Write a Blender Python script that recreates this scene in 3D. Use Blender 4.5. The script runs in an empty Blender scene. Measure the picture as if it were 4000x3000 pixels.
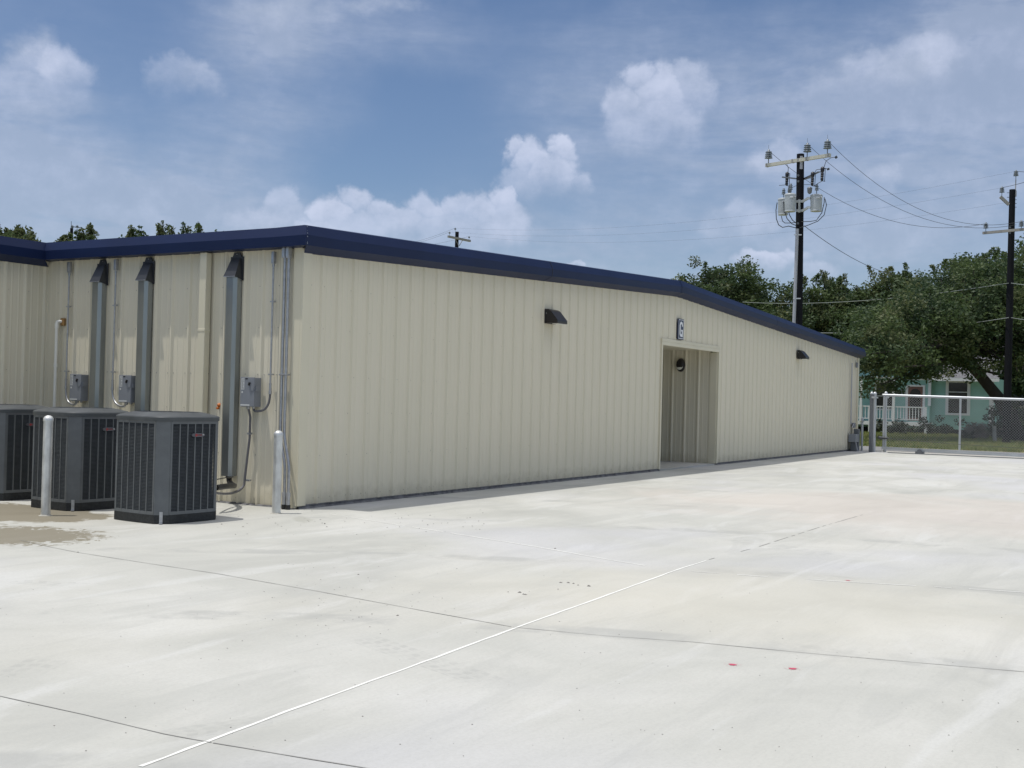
import bpy, bmesh, math, random
from mathutils import Vector, Matrix, noise as mnoise
random.seed(7)
R_ = math.radians
sc = bpy.context.scene
COL = sc.collection

# ------------------------------------------------------------------ camera
# solved from the 12 in rib spacing and girt screw rows of the cladding
FPX, YAW, PIT, ROLL = 4607.6, 1.0488, 0.0115, 0.0254
CAM = Vector((-10.567, -8.894, 1.302))
_F = Vector((math.sin(YAW)*math.cos(PIT), math.cos(YAW)*math.cos(PIT), math.sin(PIT)))
_R = Vector((math.cos(YAW), -math.sin(YAW), 0)); _U = _R.cross(_F)
R2 = _R*math.cos(ROLL) + _U*math.sin(ROLL); U2 = -_R*math.sin(ROLL) + _U*math.cos(ROLL)
cd = bpy.data.cameras.new('camera'); cam = bpy.data.objects.new('camera', cd); COL.objects.link(cam)
m = Matrix.Identity(4)
for i in range(3):
    m[i][0] = R2[i]; m[i][1] = U2[i]; m[i][2] = -_F[i]; m[i][3] = CAM[i]
cam.matrix_world = m
cd.sensor_width = 36; cd.lens = FPX/4000*36; cd.clip_start = .1; cd.clip_end = 5000
sc.camera = cam
GZ = -0.045

def ray(px, py): return _F*FPX + R2*(px-2000) - U2*(py-1500)
def gz(px, py, z=GZ): d = ray(px, py); return CAM + d*((z-CAM.z)/d.z)      # point on a level plane
def gx(px, py, x=0.): d = ray(px, py); return CAM + d*((x-CAM.x)/d.x)       # point on a plane x = const
def gy(px, py, y=0.): d = ray(px, py); return CAM + d*((y-CAM.y)/d.y)
def at(px, py, D): return CAM + ray(px, py)*(D/FPX)

# ------------------------------------------------------------------ light
SUN = Vector((-.175, .19, 1)).normalized()
sl = bpy.data.lights.new('sun', 'SUN'); sl.energy = 2.9; sl.angle = R_(.53); sl.color = (1, .965, .90)
so = bpy.data.objects.new('sun', sl); COL.objects.link(so); so.rotation_euler = SUN.to_track_quat('Z', 'Y').to_euler()
sc.view_settings.view_transform = 'Standard'; sc.view_settings.look = 'None'
sc.view_settings.gamma = 1; sc.view_settings.exposure = 0
sc.render.engine = 'CYCLES'
sc.cycles.max_bounces = 6; sc.cycles.diffuse_bounces = 3; sc.cycles.glossy_bounces = 3; sc.cycles.transmission_bounces = 3

W = bpy.data.worlds.new('World'); sc.world = W; W.use_nodes = True
wn, wl = W.node_tree.nodes, W.node_tree.links
wn.clear()
def wnode(t, **k):
    n = wn.new(t)
    for a, b in k.items(): setattr(n, a, b)
    return n
def wmath(op, a, b=None, c=None, clamp=False):
    n = wnode('ShaderNodeMath', operation=op, use_clamp=clamp)
    for i, v in enumerate((a, b, c)):
        if v is None: continue
        if isinstance(v, (int, float)): n.inputs[i].default_value = v
        else: wl.new(v, n.inputs[i])
    return n.outputs[0]
sky = wnode('ShaderNodeTexSky', sky_type='NISHITA'); sky.sun_disc = False
sky.sun_elevation = math.asin(SUN.z); sky.sun_rotation = math.atan2(SUN.x, SUN.y)
sky.altitude = 0; sky.air_density = 1.0; sky.dust_density = .3; sky.ozone_density = 2.5
tc = wnode('ShaderNodeTexCoord'); sep = wnode('ShaderNodeSeparateXYZ'); wl.new(tc.outputs['Generated'], sep.inputs[0])
az = wmath('ARCTAN2', sep.outputs[0], sep.outputs[1]); el = wmath('ARCSINE', sep.outputs[2])
cmb = wnode('ShaderNodeCombineXYZ'); wl.new(az, cmb.inputs[0]); wl.new(el, cmb.inputs[1])
def wnoise(scale, detail=6, rough=.6, stretch=(1, 1, 1), rot=0, dist=0):
    mp = wnode('ShaderNodeMapping'); wl.new(cmb.outputs[0], mp.inputs[0])
    mp.inputs['Scale'].default_value = stretch; mp.inputs['Rotation'].default_value = (0, 0, rot)
    n = wnode('ShaderNodeTexNoise'); wl.new(mp.outputs[0], n.inputs['Vector'])
    n.inputs['Scale'].default_value = scale; n.inputs['Detail'].default_value = detail
    n.inputs['Roughness'].default_value = rough; n.inputs['Distortion'].default_value = dist
    return n
K = 4000/2212
def blob(cx, cy, rx, ry, wgt, inner=0.0):
    a = ray(cx*K, cy*K).normalized()
    a0, e0 = math.atan2(a.x, a.y), math.asin(a.z)
    s = wnode('ShaderNodeVectorMath', operation='SUBTRACT'); wl.new(warp, s.inputs[0]); s.inputs[1].default_value = (a0, e0, 0)
    q = wnode('ShaderNodeVectorMath', operation='MULTIPLY'); wl.new(s.outputs[0], q.inputs[0])
    q.inputs[1].default_value = (FPX/(rx*K), FPX/(ry*K), 0)
    l = wnode('ShaderNodeVectorMath', operation='LENGTH'); wl.new(q.outputs[0], l.inputs[0])
    r = wnode('ShaderNodeMapRange', interpolation_type='SMOOTHSTEP')
    wl.new(l.outputs['Value'], r.inputs[0]); r.inputs[1].default_value = inner*.5; r.inputs[2].default_value = 1.7
    r.inputs[3].default_value = wgt; r.inputs[4].default_value = 0
    return r.outputs[0]
# the cloud field is warped by noise so outlines billow
wn1 = wnoise(16, 5, .55)
wc = wnode('ShaderNodeVectorMath', operation='SUBTRACT'); wl.new(wn1.outputs['Color'], wc.inputs[0]); wc.inputs[1].default_value = (.5, .5, .5)
ws = wnode('ShaderNodeVectorMath', operation='SCALE'); wl.new(wc.outputs[0], ws.inputs[0]); ws.inputs['Scale'].default_value = .05
wa = wnode('ShaderNodeVectorMath', operation='ADD'); wl.new(cmb.outputs[0], wa.inputs[0]); wl.new(ws.outputs[0], wa.inputs[1])
warp = wa.outputs[0]
def total(lst):
    t = None
    for b in lst:
        o = blob(*b); t = o if t is None else wmath('ADD', t, o)
    return t
def lobe_c(cx, cy, rx, ry, w=1.):
    # cumulus lobe: firm outline above, melting away below
    a = ray(cx*K, cy*K).normalized(); a0, e0 = math.atan2(a.x, a.y), math.asin(a.z)
    s = wnode('ShaderNodeVectorMath', operation='SUBTRACT'); wl.new(warp2, s.inputs[0]); s.inputs[1].default_value = (a0, e0, 0)
    q = wnode('ShaderNodeVectorMath', operation='MULTIPLY'); wl.new(s.outputs[0], q.inputs[0]); q.inputs[1].default_value = (FPX/(rx*K), FPX/(ry*K), 0)
    sp = wnode('ShaderNodeSeparateXYZ'); wl.new(q.outputs[0], sp.inputs[0])
    yy = wmath('MAXIMUM', sp.outputs[1], wmath('MULTIPLY', sp.outputs[1], .55))
    l = wmath('SQRT', wmath('ADD', wmath('MULTIPLY', sp.outputs[0], sp.outputs[0]), wmath('MULTIPLY', yy, yy)))
    r = wnode('ShaderNodeMapRange', interpolation_type='SMOOTHSTEP'); wl.new(l, r.inputs[0])
    for i, v in enumerate((.62, 1.18, w, 0)): r.inputs[i+1].default_value = v
    f = wnode('ShaderNodeMapRange', interpolation_type='SMOOTHSTEP'); wl.new(sp.outputs[1], f.inputs[0])
    for i, v in enumerate((-1.5, .5, .1, 1)): f.inputs[i+1].default_value = v
    return wmath('MULTIPLY', r.outputs[0], f.outputs[0])
wn2 = wnoise(38, 6, .58)
wc2 = wnode('ShaderNodeVectorMath', operation='SUBTRACT'); wl.new(wn2.outputs['Color'], wc2.inputs[0]); wc2.inputs[1].default_value = (.5, .5, .5)
ws2 = wnode('ShaderNodeVectorMath', operation='SCALE'); wl.new(wc2.outputs[0], ws2.inputs[0]); ws2.inputs['Scale'].default_value = .032
wa2 = wnode('ShaderNodeVectorMath', operation='ADD'); wl.new(cmb.outputs[0], wa2.inputs[0]); wl.new(ws2.outputs[0], wa2.inputs[1])
warp2 = wa2.outputs[0]
crisp = None
for L in [(715, 470, 52, 46), (775, 440, 44, 44), (822, 462, 38, 34, .9), (860, 485, 60, 36, .8), (770, 500, 90, 50, .75), (980, 500, 110, 50, .7), (1060, 500, 70, 40, .7), (920, 462, 50, 44, .85), (985, 455, 52, 36, .85), (1040, 462, 50, 40, .9), (1085, 435, 34, 44), (1095, 480, 60, 50, .8), (690, 510, 70, 40, .8),
    (1115, 325, 30, 28), (1150, 350, 48, 46), (1215, 325, 34, 36), (1190, 375, 62, 48, .9), (1245, 395, 44, 26, .6), (1130, 400, 60, 40, .6),
    (1345, 235, 50, 62, .8), (1378, 165, 38, 40, .8), (1420, 200, 62, 60, .9), (1480, 190, 66, 52, .7), (1440, 265, 90, 60, .62), (1370, 270, 70, 50, .6),
    (605, 440, 36, 44, .62), (635, 475, 44, 40, .5), (560, 480, 90, 32, .45), (1650, 562, 62, 24, .85), (1700, 556, 50, 22, .7), (1765, 595, 50, 26, .55), (1240, 570, 20, 9, .7),
    (70, 150, 60, 60, .45), (130, 150, 60, 50, .7), (60, 190, 130, 40, .5), (370, 155, 60, 44, .5), (430, 170, 60, 34, .45), (1680, 350, 60, 46, .55), (1990, 130, 90, 50, .55), (1900, 150, 90, 40, .45), (1900, 385, 50, 40, .4), (1600, 480, 90, 50, .45)]:
    o = lobe_c(*L); crisp = o if crisp is None else wmath('MAXIMUM', crisp, o)
puffy = total([(105, 125, 80, 50, .5, .2), (40, 110, 90, 60, .45), (400, 160, 88, 42, .5, .3), (870, 5, 90, 28, .7), (640, 12, 190, 30, .6), (600, 70, 120, 60, .35), (1960, 130, 140, 45, .5), (1850, 170, 130, 40, .4), (1195, 385, 110, 60, .35), (1425, 245, 150, 100, .4)])
soft = total([(1880, 150, 380, 110, .8), (2020, 130, 110, 60, .4), (2190, 80, 170, 150, .8), (1650, 260, 420, 120, .55), (1500, 440, 420, 130, .42),
    (1980, 400, 340, 120, .5), (120, 440, 360, 130, .8), (380, 480, 260, 80, .4), (30, 260, 170, 110, .5), (600, 90, 160, 110, .75), (640, 250, 130, 50, .5),
    (480, 300, 110, 60, .4), (560, 350, 100, 50, .42), (960, 90, 130, 60, .35), (1250, 200, 160, 110, .35), (700, 530, 700, 50, .25), (1400, 560, 900, 110, .5), (1350, 60, 200, 60, .35), (700, 30, 260, 60, .5),
    (-500, 300, 700, 300, .5), (2900, 300, 700, 300, .5)])
nA = wnoise(22, 5, .6, (1, 1.5, 1)); nB = wnoise(7, 6, .62, (.55, 2.4, 1), R_(-9), .6); nC = wnoise(75, 3, .55, (.6, 1.8, 1), R_(12)); nD = wnoise(34, 6, .6)
nE = wnoise(30, 6, .6, (1, 1.25, 1))
cm = wnode('ShaderNodeMapRange'); wl.new(wmath('MULTIPLY', crisp, wmath('ADD', wmath('MULTIPLY', nE.outputs[0], 1.0), .55)), cm.inputs[0])
cm.inputs[1].default_value = .04; cm.inputs[2].default_value = 1.1; cm.inputs[3].default_value = 0; cm.inputs[4].default_value = .82
pd = wmath('ADD', puffy, wmath('MULTIPLY', wmath('SUBTRACT', nA.outputs[0], .5), 1.5))
pm = wnode('ShaderNodeMapRange', interpolation_type='SMOOTHSTEP'); wl.new(pd, pm.inputs[0])
pm.inputs[1].default_value = .25; pm.inputs[2].default_value = 1.25; pm.inputs[3].default_value = 0; pm.inputs[4].default_value = .9
sd = wmath('MULTIPLY', soft, wmath('MULTIPLY', wmath('ADD', wmath('MULTIPLY', nB.outputs[0], 2.0), -.28, clamp=True), wmath('ADD', wmath('MULTIPLY', nC.outputs[0], .8), .5)))
sd = wmath('MINIMUM', sd, .62)
dens = wmath('SUBTRACT', 1.0, wmath('MULTIPLY', wmath('MULTIPLY', wmath('SUBTRACT', 1.0, pm.outputs[0]), wmath('SUBTRACT', 1.0, cm.outputs[0])), wmath('SUBTRACT', 1.0, sd, clamp=True)), clamp=True)
skg = wnode('ShaderNodeMix', data_type='RGBA', blend_type='MULTIPLY'); skg.inputs[0].default_value = 1
wl.new(sky.outputs[0], skg.inputs[6]); skg.inputs[7].default_value = (.80, .82, .90, 1)
shade = wnode('ShaderNodeMix', data_type='RGBA'); shr = wnode('ShaderNodeMapRange', interpolation_type='SMOOTHSTEP'); wl.new(wmath('ADD', wmath('MULTIPLY', cm.outputs[0], .55), nD.outputs[0]), shr.inputs[0])
shr.inputs[1].default_value = .35; shr.inputs[2].default_value = 1.05; wl.new(shr.outputs[0], shade.inputs[0])
CL = .96
shade.inputs[6].default_value = (4.4*CL, 5.15*CL, 6.7*CL, 1); shade.inputs[7].default_value = (6.6*CL, 7.2*CL, 9.0*CL, 1)
mx = wnode('ShaderNodeMix', data_type='RGBA'); wl.new(dens, mx.inputs[0]); wl.new(skg.outputs[2], mx.inputs[6]); wl.new(shade.outputs[2], mx.inputs[7])
# unseen bright cloud cover added overhead, out of frame, to raise the ambient light
fill_veil = wnode('ShaderNodeMapRange', interpolation_type='SMOOTHSTEP'); wl.new(wmath('ADD', el, wmath('MULTIPLY', wmath('SUBTRACT', nB.outputs[0], .5), .5)), fill_veil.inputs[0])
fill_veil.inputs[1].default_value = .46; fill_veil.inputs[2].default_value = .95; fill_veil.inputs[3].default_value = 0; fill_veil.inputs[4].default_value = .62
mv = wnode('ShaderNodeMix', data_type='RGBA'); wl.new(fill_veil.outputs[0], mv.inputs[0]); wl.new(mx.outputs[2], mv.inputs[6]); mv.inputs[7].default_value = (16.5, 16.3, 16.2, 1); mx = mv
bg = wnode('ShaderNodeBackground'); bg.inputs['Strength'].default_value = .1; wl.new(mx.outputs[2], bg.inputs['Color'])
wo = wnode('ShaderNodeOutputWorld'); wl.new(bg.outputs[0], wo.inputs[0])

# ------------------------------------------------------------------ helpers
def tag(o, label=None, cat=None, group=None, kind=None):
    if label: o['label'] = label
    if cat: o['category'] = cat
    if group: o['group'] = group
    if kind: o['kind'] = kind
    return o
def empty(name, loc, label, cat, group=None):
    o = bpy.data.objects.new(name, None); COL.objects.link(o); o.location = loc; o.empty_display_size = .2
    return tag(o, label, cat, group)
SPLIT = {'jumper_wire', 'crossarm', 'hub', 'coupling', 'strap', 'arm_bracket', 'cutout_arm', 'mounting_bracket', 'arrester', 'bolt', 'brace', 'end_cap', 'rivet', 'insulated_pipe', 'roller', 'sash_rail', 'conduit', 'terminal', 'bracket_arm', 'control_wire', 'sticker'}
class MB:
    def __init__(s): s.v = []; s.f = []; s.mi = []; s.cur = 0; s.smooth = set(); s.pc = 0; s.pid = []
    def mat(s, i): s.cur = i; return s
    def poly(s, pts, sm=False):
        n = len(s.v); s.v += [Vector(p) for p in pts]; s.f.append(tuple(range(n, n+len(pts)))); s.mi.append(s.cur); s.pid.append(s.pc)
        if sm: s.smooth.add(len(s.f)-1)
    def raw(s, vs, fs, sm=False):
        n = len(s.v); s.v += [Vector(p) for p in vs]
        for f in fs:
            s.f.append(tuple(i+n for i in f)); s.mi.append(s.cur); s.pid.append(s.pc)
            if sm: s.smooth.add(len(s.f)-1)
    def obox(s, c, ax, ay, az_):     # centre + half axes
        s.pc += 1; c = Vector(c); ax, ay, az_ = Vector(ax), Vector(ay), Vector(az_)
        vs = [c+ax*i+ay*j+az_*k for k in (-1, 1) for j in (-1, 1) for i in (-1, 1)]
        s.raw(vs, [(0, 2, 3, 1), (4, 5, 7, 6), (0, 1, 5, 4), (2, 6, 7, 3), (0, 4, 6, 2), (1, 3, 7, 5)])
    def box(s, a, b):
        c = [(a[i]+b[i])/2 for i in range(3)]; h = [abs(b[i]-a[i])/2 for i in range(3)]
        s.obox(c, (h[0], 0, 0), (0, h[1], 0), (0, 0, h[2]))
    def bar(s, p, q, w, h=None, up=(0, 0, 1)):
        p, q = Vector(p), Vector(q); d = q-p; L = d.length; d.normalize(); up = Vector(up)
        if abs(d.dot(up)) > .98: up = Vector((1, 0, 0))
        x = d.cross(up).normalized(); y = x.cross(d)
        s.obox((p+q)/2, d*(L/2), x*(w/2), y*((h or w)/2))
    def tube(s, pts, r, n=8, cap=True, sm=True):
        s.pc += 1; pts = [Vector(p) for p in pts]; rs = r if isinstance(r, (list, tuple)) else [r]*len(pts)
        rings = []; prev = None
        for i, p in enumerate(pts):
            t = (pts[min(i+1, len(pts)-1)]-pts[max(i-1, 0)]).normalized()
            if prev is None:
                u = t.orthogonal().normalized()
            else:
                u = (prev - t*prev.dot(t)).normalized()
            prev = u; w = t.cross(u)
            rings.append([p+(u*math.cos(2*math.pi*k/n)+w*math.sin(2*math.pi*k/n))*rs[i] for k in range(n)])
        vs = [v for g in rings for v in g]; fs = []
        for i in range(len(pts)-1):
            for k in range(n): fs.append((i*n+k, i*n+(k+1) % n, (i+1)*n+(k+1) % n, (i+1)*n+k))
        s.raw(vs, fs, sm)
        if cap:
            s.raw(rings[0][::-1], [tuple(range(n))]); s.raw(rings[-1], [tuple(range(n))])
    def lathe(s, base, prof, n=16, axis=(0, 0, 1), sm=True):      # prof: (radius, height)
        s.pc += 1; axis = Vector(axis).normalized(); u = axis.orthogonal().normalized(); w = axis.cross(u); base = Vector(base)
        vs = [base+axis*h+(u*math.cos(2*math.pi*k/n)+w*math.sin(2*math.pi*k/n))*max(r, 1e-4) for r, h in prof for k in range(n)]
        fs = [(i*n+k, i*n+(k+1) % n, (i+1)*n+(k+1) % n, (i+1)*n+k) for i in range(len(prof)-1) for k in range(n)]
        s.raw(vs, fs, sm)
        if prof[0][0] > .001: s.raw(vs[:n][::-1], [tuple(range(n))])
        if prof[-1][0] > .001: s.raw(vs[-n:], [tuple(range(n))])
    def sweep(s, prof, pts, close=False):    # prof fn or list of offset vectors, one list per point
        n = len(prof[0]); vs = [v for g in prof for v in g]
        fs = []
        for i in range(len(prof)-1):
            for k in range(n-(0 if close else 1)): fs.append((i*n+k, i*n+(k+1) % n, (i+1)*n+(k+1) % n, (i+1)*n+k))
        s.raw(vs, fs)
    def build(s, name, mats, parent=None, bevel=0, local=True):
        if name in SPLIT and parent is not None and len(set(s.pid)) > 1:
            last = None
            for k in sorted(set(s.pid)):
                q = MB(); ids = [i for i, p in enumerate(s.pid) if p == k]; used = sorted({v for i in ids for v in s.f[i]}); ix = {v: j for j, v in enumerate(used)}
                q.v = [s.v[v] for v in used]; q.f = [tuple(ix[v] for v in s.f[i]) for i in ids]; q.mi = [s.mi[i] for i in ids]; q.pid = [0]*len(ids)
                q.smooth = {j for j, i in enumerate(ids) if i in s.smooth}; last = q.build(name, mats, parent, bevel)
            return last
        me = bpy.data.meshes.new(name)
        off = Vector((0, 0, 0))
        if parent is not None:
            q = parent
            while q is not None: off += q.location; q = q.parent
        elif s.v:
            xs = [v.x for v in s.v]; ys = [v.y for v in s.v]; zs = [v.z for v in s.v]
            off = Vector(((min(xs)+max(xs))/2, (min(ys)+max(ys))/2, min(zs)))
        me.from_pydata([v-off for v in s.v], [], s.f)
        if not isinstance(mats, (list, tuple)): mats = [mats]
        for m_ in mats: me.materials.append(m_)
        for i, p in enumerate(me.polygons):
            p.material_index = min(s.mi[i], len(mats)-1); p.use_smooth = i in s.smooth
        me.validate(); me.update()
        o = bpy.data.objects.new(name, me); COL.objects.link(o)
        if parent is not None: o.parent = parent
        else: o.location = off
        if bevel:
            b = o.modifiers.new('bevel', 'BEVEL'); b.width = bevel; b.segments = 2; b.limit_method = 'ANGLE'; b.angle_limit = R_(40)
        return o
def rec(o): return [c for c in bpy.data.objects if c.parent == o]
KIDS = {}
def copy_tree(o, loc=None, rz=None, parent=None):
    c = o.copy(); COL.objects.link(c); c.parent = parent
    if loc is not None: c.location = loc
    if rz is not None: c.rotation_euler = (0, 0, rz)
    for ch in rec(o): copy_tree(ch, parent=c)
    return c

def mat(name, col, rough=.6, metal=0., var=.0, vscale=3., bump=0., bscale=30., spec=.5, col2=None, stretch=(1, 1, 1), detail=5, trans=0):
    m = bpy.data.materials.new(name); m.use_nodes = True; nt = m.node_tree; nd, lk = nt.nodes, nt.links
    b = nd['Principled BSDF']; b.inputs['Roughness'].default_value = rough; b.inputs['Metallic'].default_value = metal
    b.inputs['Specular IOR Level'].default_value = spec
    c = Vector(col[:3])
    if var or col2 is not None:
        t = nd.new('ShaderNodeTexCoord'); mp = nd.new('ShaderNodeMapping'); mp.inputs['Scale'].default_value = stretch
        lk.new(t.outputs['Object'], mp.inputs[0])
        n = nd.new('ShaderNodeTexNoise'); n.inputs['Scale'].default_value = vscale; n.inputs['Detail'].default_value = detail; n.inputs['Roughness'].default_value = .6
        lk.new(mp.outputs[0], n.inputs['Vector'])
        r = nd.new('ShaderNodeValToRGB'); r.color_ramp.elements[0].position = .32; r.color_ramp.elements[1].position = .68
        c2 = Vector(col2[:3]) if col2 is not None else c*(1+var)
        c1 = c*(1-var) if col2 is None else c
        r.color_ramp.elements[0].color = (*c1, 1); r.color_ramp.elements[1].color = (*c2, 1)
        lk.new(n.outputs[0], r.inputs[0]); lk.new(r.outputs[0], b.inputs['Base Color'])
    else: b.inputs['Base Color'].default_value = (*c, 1)
    if bump:
        t = nd.new('ShaderNodeTexCoord'); n = nd.new('ShaderNodeTexNoise'); n.inputs['Scale'].default_value = bscale; n.inputs['Detail'].default_value = 4
        lk.new(t.outputs['Object'], n.inputs['Vector']); bp = nd.new('ShaderNodeBump'); bp.inputs['Strength'].default_value = bump; bp.inputs['Distance'].default_value = .01
        lk.new(n.outputs[0], bp.inputs['Height']); lk.new(bp.outputs[0], b.inputs['Normal'])
    if trans:
        tr = nd.new('ShaderNodeBsdfTranslucent'); ms = nd.new('ShaderNodeMixShader'); ms.inputs[0].default_value = trans
        if var or col2 is not None: lk.new(r.outputs[0], tr.inputs[0])
        else: tr.inputs[0].default_value = (*c, 1)
        lk.new(b.outputs[0], ms.inputs[1]); lk.new(tr.outputs[0], ms.inputs[2]); lk.new(ms.outputs[0], nd['Material Output'].inputs[0])
    return m

def siding_mat(name, col):
    m = mat(name, col, rough=.62, spec=.22)
    nt = m.node_tree; nd, lk = nt.nodes, nt.links; b = nd['Principled BSDF']
    t = nd.new('ShaderNodeTexCoord'); mp = nd.new('ShaderNodeMapping'); mp.inputs['Scale'].default_value = (1.3, 1.3, .22); lk.new(t.outputs['Object'], mp.inputs[0])
    n = nd.new('ShaderNodeTexNoise'); n.inputs['Scale'].default_value = 2.3; n.inputs['Detail'].default_value = 5; lk.new(mp.outputs[0], n.inputs['Vector'])
    r = nd.new('ShaderNodeValToRGB'); c = Vector(col)
    r.color_ramp.elements[0].position = .3; r.color_ramp.elements[1].position = .7
    r.color_ramp.elements[0].color = (*(c*.975), 1); r.color_ramp.elements[1].color = (*Vector((c.x*1.015, c.y*1.01, c.z*1.02)), 1)
    lk.new(n.outputs[0], r.inputs[0])
    # splash dirt rising from the slab
    s = nd.new('ShaderNodeSeparateXYZ'); lk.new(t.outputs['Object'], s.inputs[0])
    n2 = nd.new('ShaderNodeTexNoise'); n2.inputs['Scale'].default_value = 9; n2.inputs['Detail'].default_value = 6; lk.new(t.outputs['Object'], n2.inputs['Vector'])
    ad = nd.new('ShaderNodeMath'); ad.operation = 'MULTIPLY_ADD'; ad.inputs[1].default_value = -.34; lk.new(n2.outputs[0], ad.inputs[0]); lk.new(s.outputs[2], ad.inputs[2])
    mr = nd.new('ShaderNodeMapRange'); mr.inputs[1].default_value = -.16; mr.inputs[2].default_value = .06; mr.inputs[3].default_value = .55; mr.inputs[4].default_value = 0; lk.new(ad.outputs[0], mr.inputs[0])
    mx = nd.new('ShaderNodeMix'); mx.data_type = 'RGBA'; lk.new(mr.outputs[0], mx.inputs[0]); lk.new(r.outputs[0], mx.inputs[6]); mx.inputs[7].default_value = (*(c*Vector((.62, .60, .56))), 1)
    lk.new(mx.outputs[2], b.inputs['Base Color'])
    bn = nd.new('ShaderNodeTexNoise'); bn.inputs['Scale'].default_value = 1.2; bn.inputs['Detail'].default_value = 2
    mp2 = nd.new('ShaderNodeMapping'); mp2.inputs['Scale'].default_value = (3, 3, .8); lk.new(t.outputs['Object'], mp2.inputs[0]); lk.new(mp2.outputs[0], bn.inputs['Vector'])
    bp = nd.new('ShaderNodeBump'); bp.inputs['Strength'].default_value = .12; bp.inputs['Distance'].default_value = .02
    lk.new(bn.outputs[0], bp.inputs['Height']); lk.new(bp.outputs[0], b.inputs['Normal'])
    return m

BEIGE = (.70, .655, .517)
M = {}
M['siding'] = siding_mat('beige_siding', BEIGE)
M['trim'] = mat('beige_trim', (.665, .62, .475), rough=.4, var=.03, vscale=1.5)
M['screw'] = mat('screw_head', (.30, .285, .24), rough=.5)
M['blue'] = mat('navy_fascia', (.0078, .0165, .058), rough=.45, spec=.22, var=.12, vscale=.9, bump=.12, bscale=2.0)
M['roof'] = mat('metal_roof', (.55, .55, .53), rough=.4)
M['dark'] = mat('dark_gap', (.03, .03, .032), rough=.8)
M['slab'] = mat('slab_edge', (.14, .14, .145), rough=.9, var=.45, vscale=9, bump=.6, bscale=40)
M['galv'] = mat('galvanised', (.42, .43, .45), rough=.38, metal=.75, var=.14, vscale=22)
M['pipe_grey'] = mat('grey_flex', (.13, .13, .14), rough=.45)
M['duct'] = mat('grey_cover', (.32, .34, .345), rough=.28, metal=.82, var=.12, vscale=3, stretch=(1, 1, .3))
M['hood'] = mat('charcoal_hood', (.032, .034, .038), rough=.4)
M['box'] = mat('enclosure_grey', (.22, .235, .26), rough=.45, var=.06, vscale=8)
M['sticker'] = mat('sticker', (.62, .63, .62), rough=.5)
M['black'] = mat('black_plastic', (.012, .012, .012), rough=.4)
M['ac'] = mat('unit_paint', (.118, .128, .134), rough=.45, var=.12, vscale=6)
M['ac2'] = mat('unit_louvre', (.060, .068, .072), rough=.5, var=.10, vscale=9)
M['cap'] = mat('unit_cap', (.075, .082, .086), rough=.5, spec=.3, var=.15, vscale=5)
M['coil'] = mat('coil', (.012, .015, .016), rough=.6)
M['acbase'] = mat('unit_base', (.020, .022, .023), rough=.7, var=.4, vscale=40)
M['bronze'] = mat('bronze_fixture', (.017, .015, .017), rough=.38)
M['lens'] = mat('lamp_lens', (.72, .72, .66), rough=.3)
M['navy'] = mat('sign_navy', (.015, .028, .08), rough=.4)
M['white'] = mat('white_paint', (.78, .79, .80), rough=.5)
M['red'] = mat('badge_red', (.30, .035, .04), rough=.4)
M['badge'] = mat('badge_grey', (.10, .10, .115), rough=.35, metal=.3)
M['pvc'] = mat('pvc', (.80, .79, .72), rough=.4)
M['orange'] = mat('orange_cap', (.55, .16, .03), rough=.5)
M['bollard'] = mat('bollard_galvanised', (.62, .63, .62), rough=.38, metal=.45, var=.22, vscale=9, stretch=(1, 1, .5), bump=.1)
M['wood'] = mat('pole_wood', (.0075, .0080, .0115), rough=.8, spec=.2, var=.25, vscale=4, stretch=(4, 4, .4))
M['arm'] = mat('fibreglass_arm', (.50, .49, .41), rough=.5, var=.06)
M['armg'] = mat('weathered_arm', (.30, .29, .27), rough=.7, var=.15)
M['steel'] = mat('pole_steel', (.16, .17, .18), rough=.5, metal=.4)
M['ins'] = mat('insulator', (.13, .16, .19), rough=.3)
M['insb'] = mat('insulator_black', (.012, .012, .016), rough=.4)
M['tank'] = mat('transformer_paint', (.42, .45, .46), rough=.4, var=.07)
M['riser'] = mat('riser_grey', (.40, .41, .44), rough=.5)
M['wire'] = mat('wire_dark', (.05, .055, .06), rough=.5)
M['cable'] = mat('cable_bright', (.30, .33, .31), rough=.5)
M['chain'] = mat('chain_link', (.42, .44, .45), rough=.4, metal=.5)
M['frail'] = mat('fence_rail', (.50, .52, .54), rough=.4, metal=.35, var=.08, vscale=3)
M['fpost'] = mat('dark_post', (.15, .16, .175), rough=.5, metal=.3)
M['teal'] = mat('teal_wall', (.27, .47, .435), rough=.7, spec=.2, var=.08, vscale=1.0)
M['hwhite'] = mat('house_white', (.62, .64, .66), rough=.6)
M['shingle'] = mat('shingle', (.13, .13, .14), rough=.9, var=.35, vscale=9)
M['glass'] = mat('window_glass', (.012, .014, .016), rough=.12, spec=.6)
M['hdoor'] = mat('house_door', (.15, .075, .06), rough=.5)
M['grass'] = None

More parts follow.
